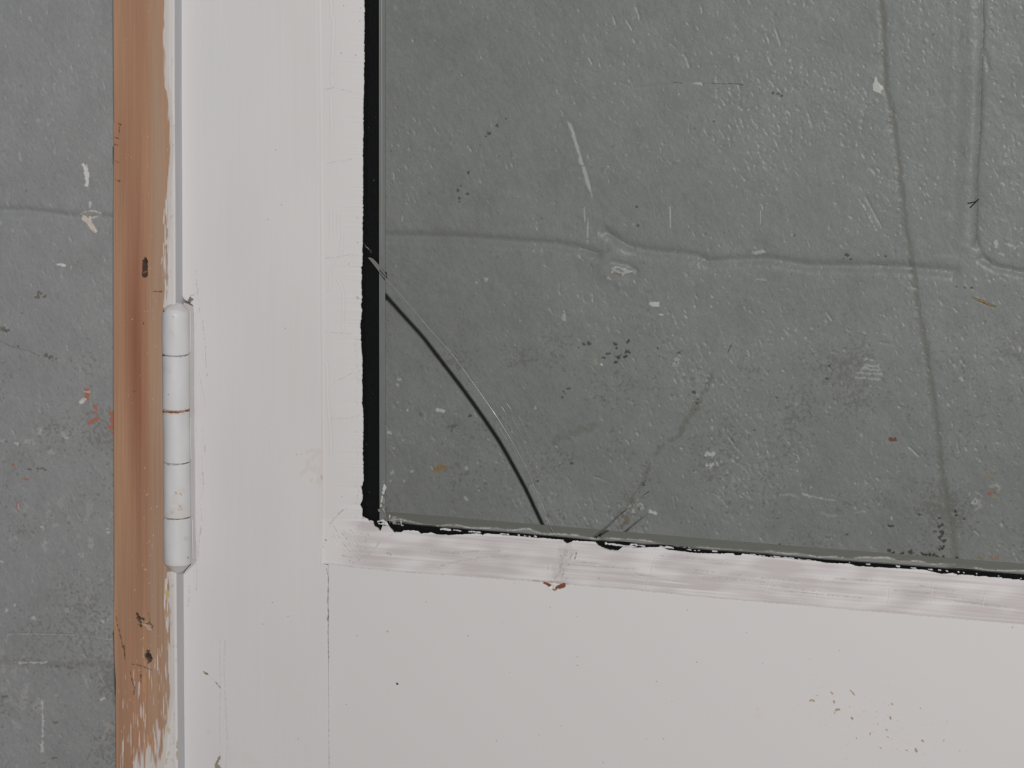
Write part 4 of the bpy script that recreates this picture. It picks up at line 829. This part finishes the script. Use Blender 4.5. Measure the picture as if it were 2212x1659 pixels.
# crushed glass specks over the tape by the crack
for k in range(46):
    a_, b_ = rng.uniform(0, 1), rng.uniform(0, 1); x = 786+18*a_; y = 525+32*a_*.9-18*b_*(a_)-2+8*b_
    fs([(x,y)], rng.uniform(.2,.6), rng.uniform(.15,.55))
for k in range(26): fs([(rng.uniform(790,812), rng.uniform(240,1120))], .35, rng.uniform(.08,.3))
def film_sheet(px0, px1, fy0, fy1, name, label):
    xs_ = np.arange(X(px0,1150,gy0), X(px1,1150,gy0), .00022)
    a0 = np.array([fy0(x) for x in (px0, px1)]); a1 = np.array([fy1(x) for x in (px0, px1)])
    z1 = at_z([(px0, a0[0]), (px1, a0[1])], gy0-.0002, xs_); z0 = at_z([(px0, a1[0]), (px1, a1[1])], gy0-.0002, xs_)
    n_ = max(4, int((z1-z0).mean()/.00022)); u_ = np.linspace(0, 1, n_)[:, None]
    Zg = z1[None]*(1-u_)+z0[None]*u_; Xg = np.repeat(xs_[None], n_, 0); Yg = np.full_like(Xg, gy0-.0002)
    p_, q_ = pix(Xg, Yg, Zg); h_, c_ = film.sample(p_, q_)
    o = link(name, mesh_np(np.stack([Xg, Yg, Zg], -1).reshape(-1, 3), grid_quads(n_, len(xs_)), c_.reshape(-1, 3)), po, M_film)
    if label: o['label'] = label
film_sheet(840, 2240, lambda x: 1108+(x-840)*.0808, lambda x: 1154+(x-840)*.0808, 'paint_smear', 'dried whitish smear along the lower edge of the glass')
film_sheet(784, 840, lambda x: 1030, lambda x: 1145, 'paint_smear', None)
film_sheet(784, 815, lambda x: 235, lambda x: 1030, 'crushed_glass', 'dust of crushed glass at the crack')
del film, fn, fn2, fn3, fn4, fa, above

# ---- other members of the door, beyond the picture
def board(name, x0, x1, y0, y1, z0, z1, parent, m, label=None):
    return prism(name, [(x0, z0), (x1, z0), (x1, z1), (x0, z1)], y0, y1, parent, m, label, bev=.0012)
board('stile', DOOR_R+.0002, DOOR_R+STILE_R, 0, DEPTH, Z_FLOOR+.004, TOP, door, M_plain, 'far stile')
board('glazing_bead', DOOR_R-STILE_R+.0005, DOOR_R, .0006, .0045, Z(1240,2212)+.006, TOP-.062, door, M_plain)
board('rail', X(692)+.0005, DOOR_R, 0, DEPTH, TOP-.060, TOP, door, M_plain, 'top rail')

# ---- hinge, thickly overpainted
hy = -0.0050
hinge = bpy.data.objects.new('hinge', None); sc.collection.objects.link(hinge); hinge.parent = door
hinge['label'] = 'white overpainted butt hinge with rusty middle joint'
hc = Canvas((0.70, 0.69, 0.69))
hn = noise(7, 22, seed=71)
hc.c *= (1+0.02*hn)[..., None]; hc.h += 0.04*hn
hc.stroke([(346,886),(360,889.5),(375,891),(395,890),(412,886)], 4.0, (0.72,0.50,0.34), .5, jag=1.6, soft=5)
hc.stroke([(346,886.5),(355,889),(368,890.5),(380,891),(395,890),(405,888),(412,885.5)], 1.6, (0.20,0.055,0.02), 1, jag=.6, soft=1.2)
for p in [[(348,768),(355,768),(368,771),(385,771.5),(400,769),(411,764)],[(347,998),(358,1003),(372,1005),(390,1004),(412,998)],[(350,1119),(358,1121),(375,1122.5),(392,1122),(400,1120),(414,1117)]]:
    hc.stroke(p, .7, (0.28,0.235,0.21), .75, jag=.6, h=-.1, soft=1.4)
hc.stroke([(350,766),(355,768)], 1.8, DK, .9, jag=.8); hc.stroke([(347,997),(349,1000)], 1.6, DK, .9); hc.stroke([(413,994),(414,998)], 1.6, (0.3,0.27,0.25), .9)
hc.stroke([(350,668),(353,672)], 2, DK, .85, jag=.8)
hc.stroke([(373,683),(375,684)], 1.5, (0.4,0.38,0.37), .8, jag=.8); hc.stroke([(363,852),(364,852.5)], .9, DK, .8); hc.stroke([(406,1204),(407,1205)], 1.2, DK, .8)
hc.stroke([(368,718),(375,722)], 4, (0.66,0.58,0.55), .4, jag=3, soft=3)
hc.stroke([(388,1060),(378,1080),(390,1095),(372,1110),(395,1115)], 8, (0.66,0.60,0.53), .5, jag=7, soft=6, n=NJ2)
for (x,y) in [(388,1092),(391,1098),(386,1100),(374,1106),(372,1110),(378,1062),(390,1066)]: hc.stroke([(x,y),(x+2,y+3)], 1.4, (0.42,0.33,0.26), .6, jag=1.2)
hc.stroke([(398,1162),(410,1160)], 3, (0.55,0.56,0.57), .6, jag=2, soft=3); hc.stroke([(352,790),(365,800)], 5, (0.62,0.62,0.63), .5, jag=4, soft=4)
hc.stroke([(365,662),(395,668)], 6, (0.60,0.575,0.56), .6, jag=4, soft=5, n=NJ2)
hc.stroke([(362,1222),(395,1228)], 7, (0.66,0.61,0.58), .5, jag=4, soft=5, n=NJ2)
def haxis(z):
    a = P(378.8, 700, hy); b = P(383.6, 1210, hy); t = (z-a[2])/(b[2]-a[2]); return a[0]+(b[0]-a[0])*t
def lathe(name, prof_, parent, label=None, seg=96):
    """prof_: (photo y, radius mm) pairs"""
    zz_ = np.array([Z(p[0], 380, hy) for p in prof_]); rr_ = np.array([p[1] for p in prof_])*.001
    d = np.r_[0, np.cumsum(np.abs(np.diff(zz_))+np.abs(np.diff(rr_)))]; m_ = max(8, int(d[-1]/.0003)); s = np.linspace(0, d[-1], m_)
    zz_ = np.interp(s, d, zz_); rr_ = np.interp(s, d, rr_)
    th = np.linspace(0, 2*math.pi, seg, endpoint=False)[None]
    Xh = haxis(zz_)[:, None]+rr_[:, None]*np.sin(th); Yh = hy-rr_[:, None]*np.cos(th)+0*zz_[:, None]; Zh = np.repeat(zz_[:, None], seg, 1)
    p_, q_ = pix(Xh, Yh, Zh); h_, c_ = hc.sample(p_, q_)
    k_ = (rr_[:, None]-h_*(rr_[:, None] > .001))/np.maximum(rr_[:, None], 1e-6)*-1
    Xh = haxis(zz_)[:, None]+(rr_[:, None]+h_)*np.sin(th); Yh = hy-(rr_[:, None]+h_)*np.cos(th)
    i = np.arange(m_*seg).reshape(m_, seg); j = np.roll(i, -1, 1)
    q = np.stack([i[:-1], i[1:], j[1:], j[:-1]], -1).reshape(-1, 4)
    o = link(name, mesh_np(np.stack([Xh, Yh, Zh], -1).reshape(-1, 3), q, c_.reshape(-1, 3)), parent, M_hinge)
    if label: o['label'] = label
    return o
R0 = 5.85
yj = [690, 768.5-4, 887-4, 1001-4, 1119.5-4, 1213]
for i in range(5):
    a, b = yj[i], yj[i+1]; r = R0+[0,.05,0,.05,.12][i]
    lathe('knuckle', ([(a, r)] if i == 0 else [(a+.2, r-.9), (a+.6, r-.25), (a+2.2, r)])+[((a+b)/2, r+.03)]+([(b, r)] if i == 4 else [(b-2.2, r), (b-.6, r-.25), (b-.2, r-.9)]), hinge,
          'knuckle above the rusty joint' if i == 1 else None)
lathe('pin_cap', [(652.5, .3), (653.5, 1.6), (656, 2.9), (660, 3.9), (666, 4.9), (673, 5.6), (680, R0), (690, R0)], hinge, 'rounded top of the hinge pin')
lathe('pin_tip', [(1213, R0+.12), (1216, R0+.05), (1220, 5.1), (1225, 4.2), (1230, 3.3), (1235, 2.2), (1237.5, 1.2), (1238.5, .3)], hinge, 'pointed lower end of the hinge pin')
# painted-over leaf between the barrel and the stile
lp = [(379,652),(400,655),(418.5,663),(421,900),(423,1100),(425,1214),(414,1224),(400,1236),(384,1238)]
lw = [W2(x, y, .0012) for x, y in lp]; lw[0] = (lw[0][0], lw[0][1])
lf = prism('hinge_leaf', lw, .0016, .0040, hinge, mat('hinge_leaf_paint', 0.6, col=(0.56,0.53,0.52), vary=0.04, vscale=100))
# thin raised lip of paint beside the barrel
for a_ in [[(410.5,672),(411,700),(410.5,760)],[(412,902),(412,950),(412.5,992)],[(415.5,1122),(416,1160),(417,1208)]]:
    tube('paint_lip', smooth_pts(a_, 24), 0.0003, .0008, hinge, M_plain)

# ---- a dry splinter caught on the wall
def stick(label, pts, rad):
    tp = np.array(pts, float); C3 = P(tp[:, 0], tp[:, 1], g-.0009)
    o = tube('wood_splinter', pts, rad, g-.0008, None, M_twig); o['label'] = label; o['category'] = 'splinter'
    return o
stick('tan dry splinter stuck to the grey wall at right, below the mortar joint', [(2099,641),(2110,646),(2125,652),(2140,659),(2152,662)], [.00015,.0004,.0006,.0004,.0003])
M_twig2 = mat('dark_twig', 0.8, col=(0.07,0.06,0.045))
o = tube('twig', [(2090,439),(2100,437.5),(2108,435),(2114,430)], .00022, g-.0012, None, M_twig2); o['label'] = 'tiny dark forked twig stuck in the upright mortar joint at upper right'; o['category'] = 'twig'
tube('branch', [(2095,449),(2102,442),(2109,435)], .00022, g-.0012, o, M_twig2)
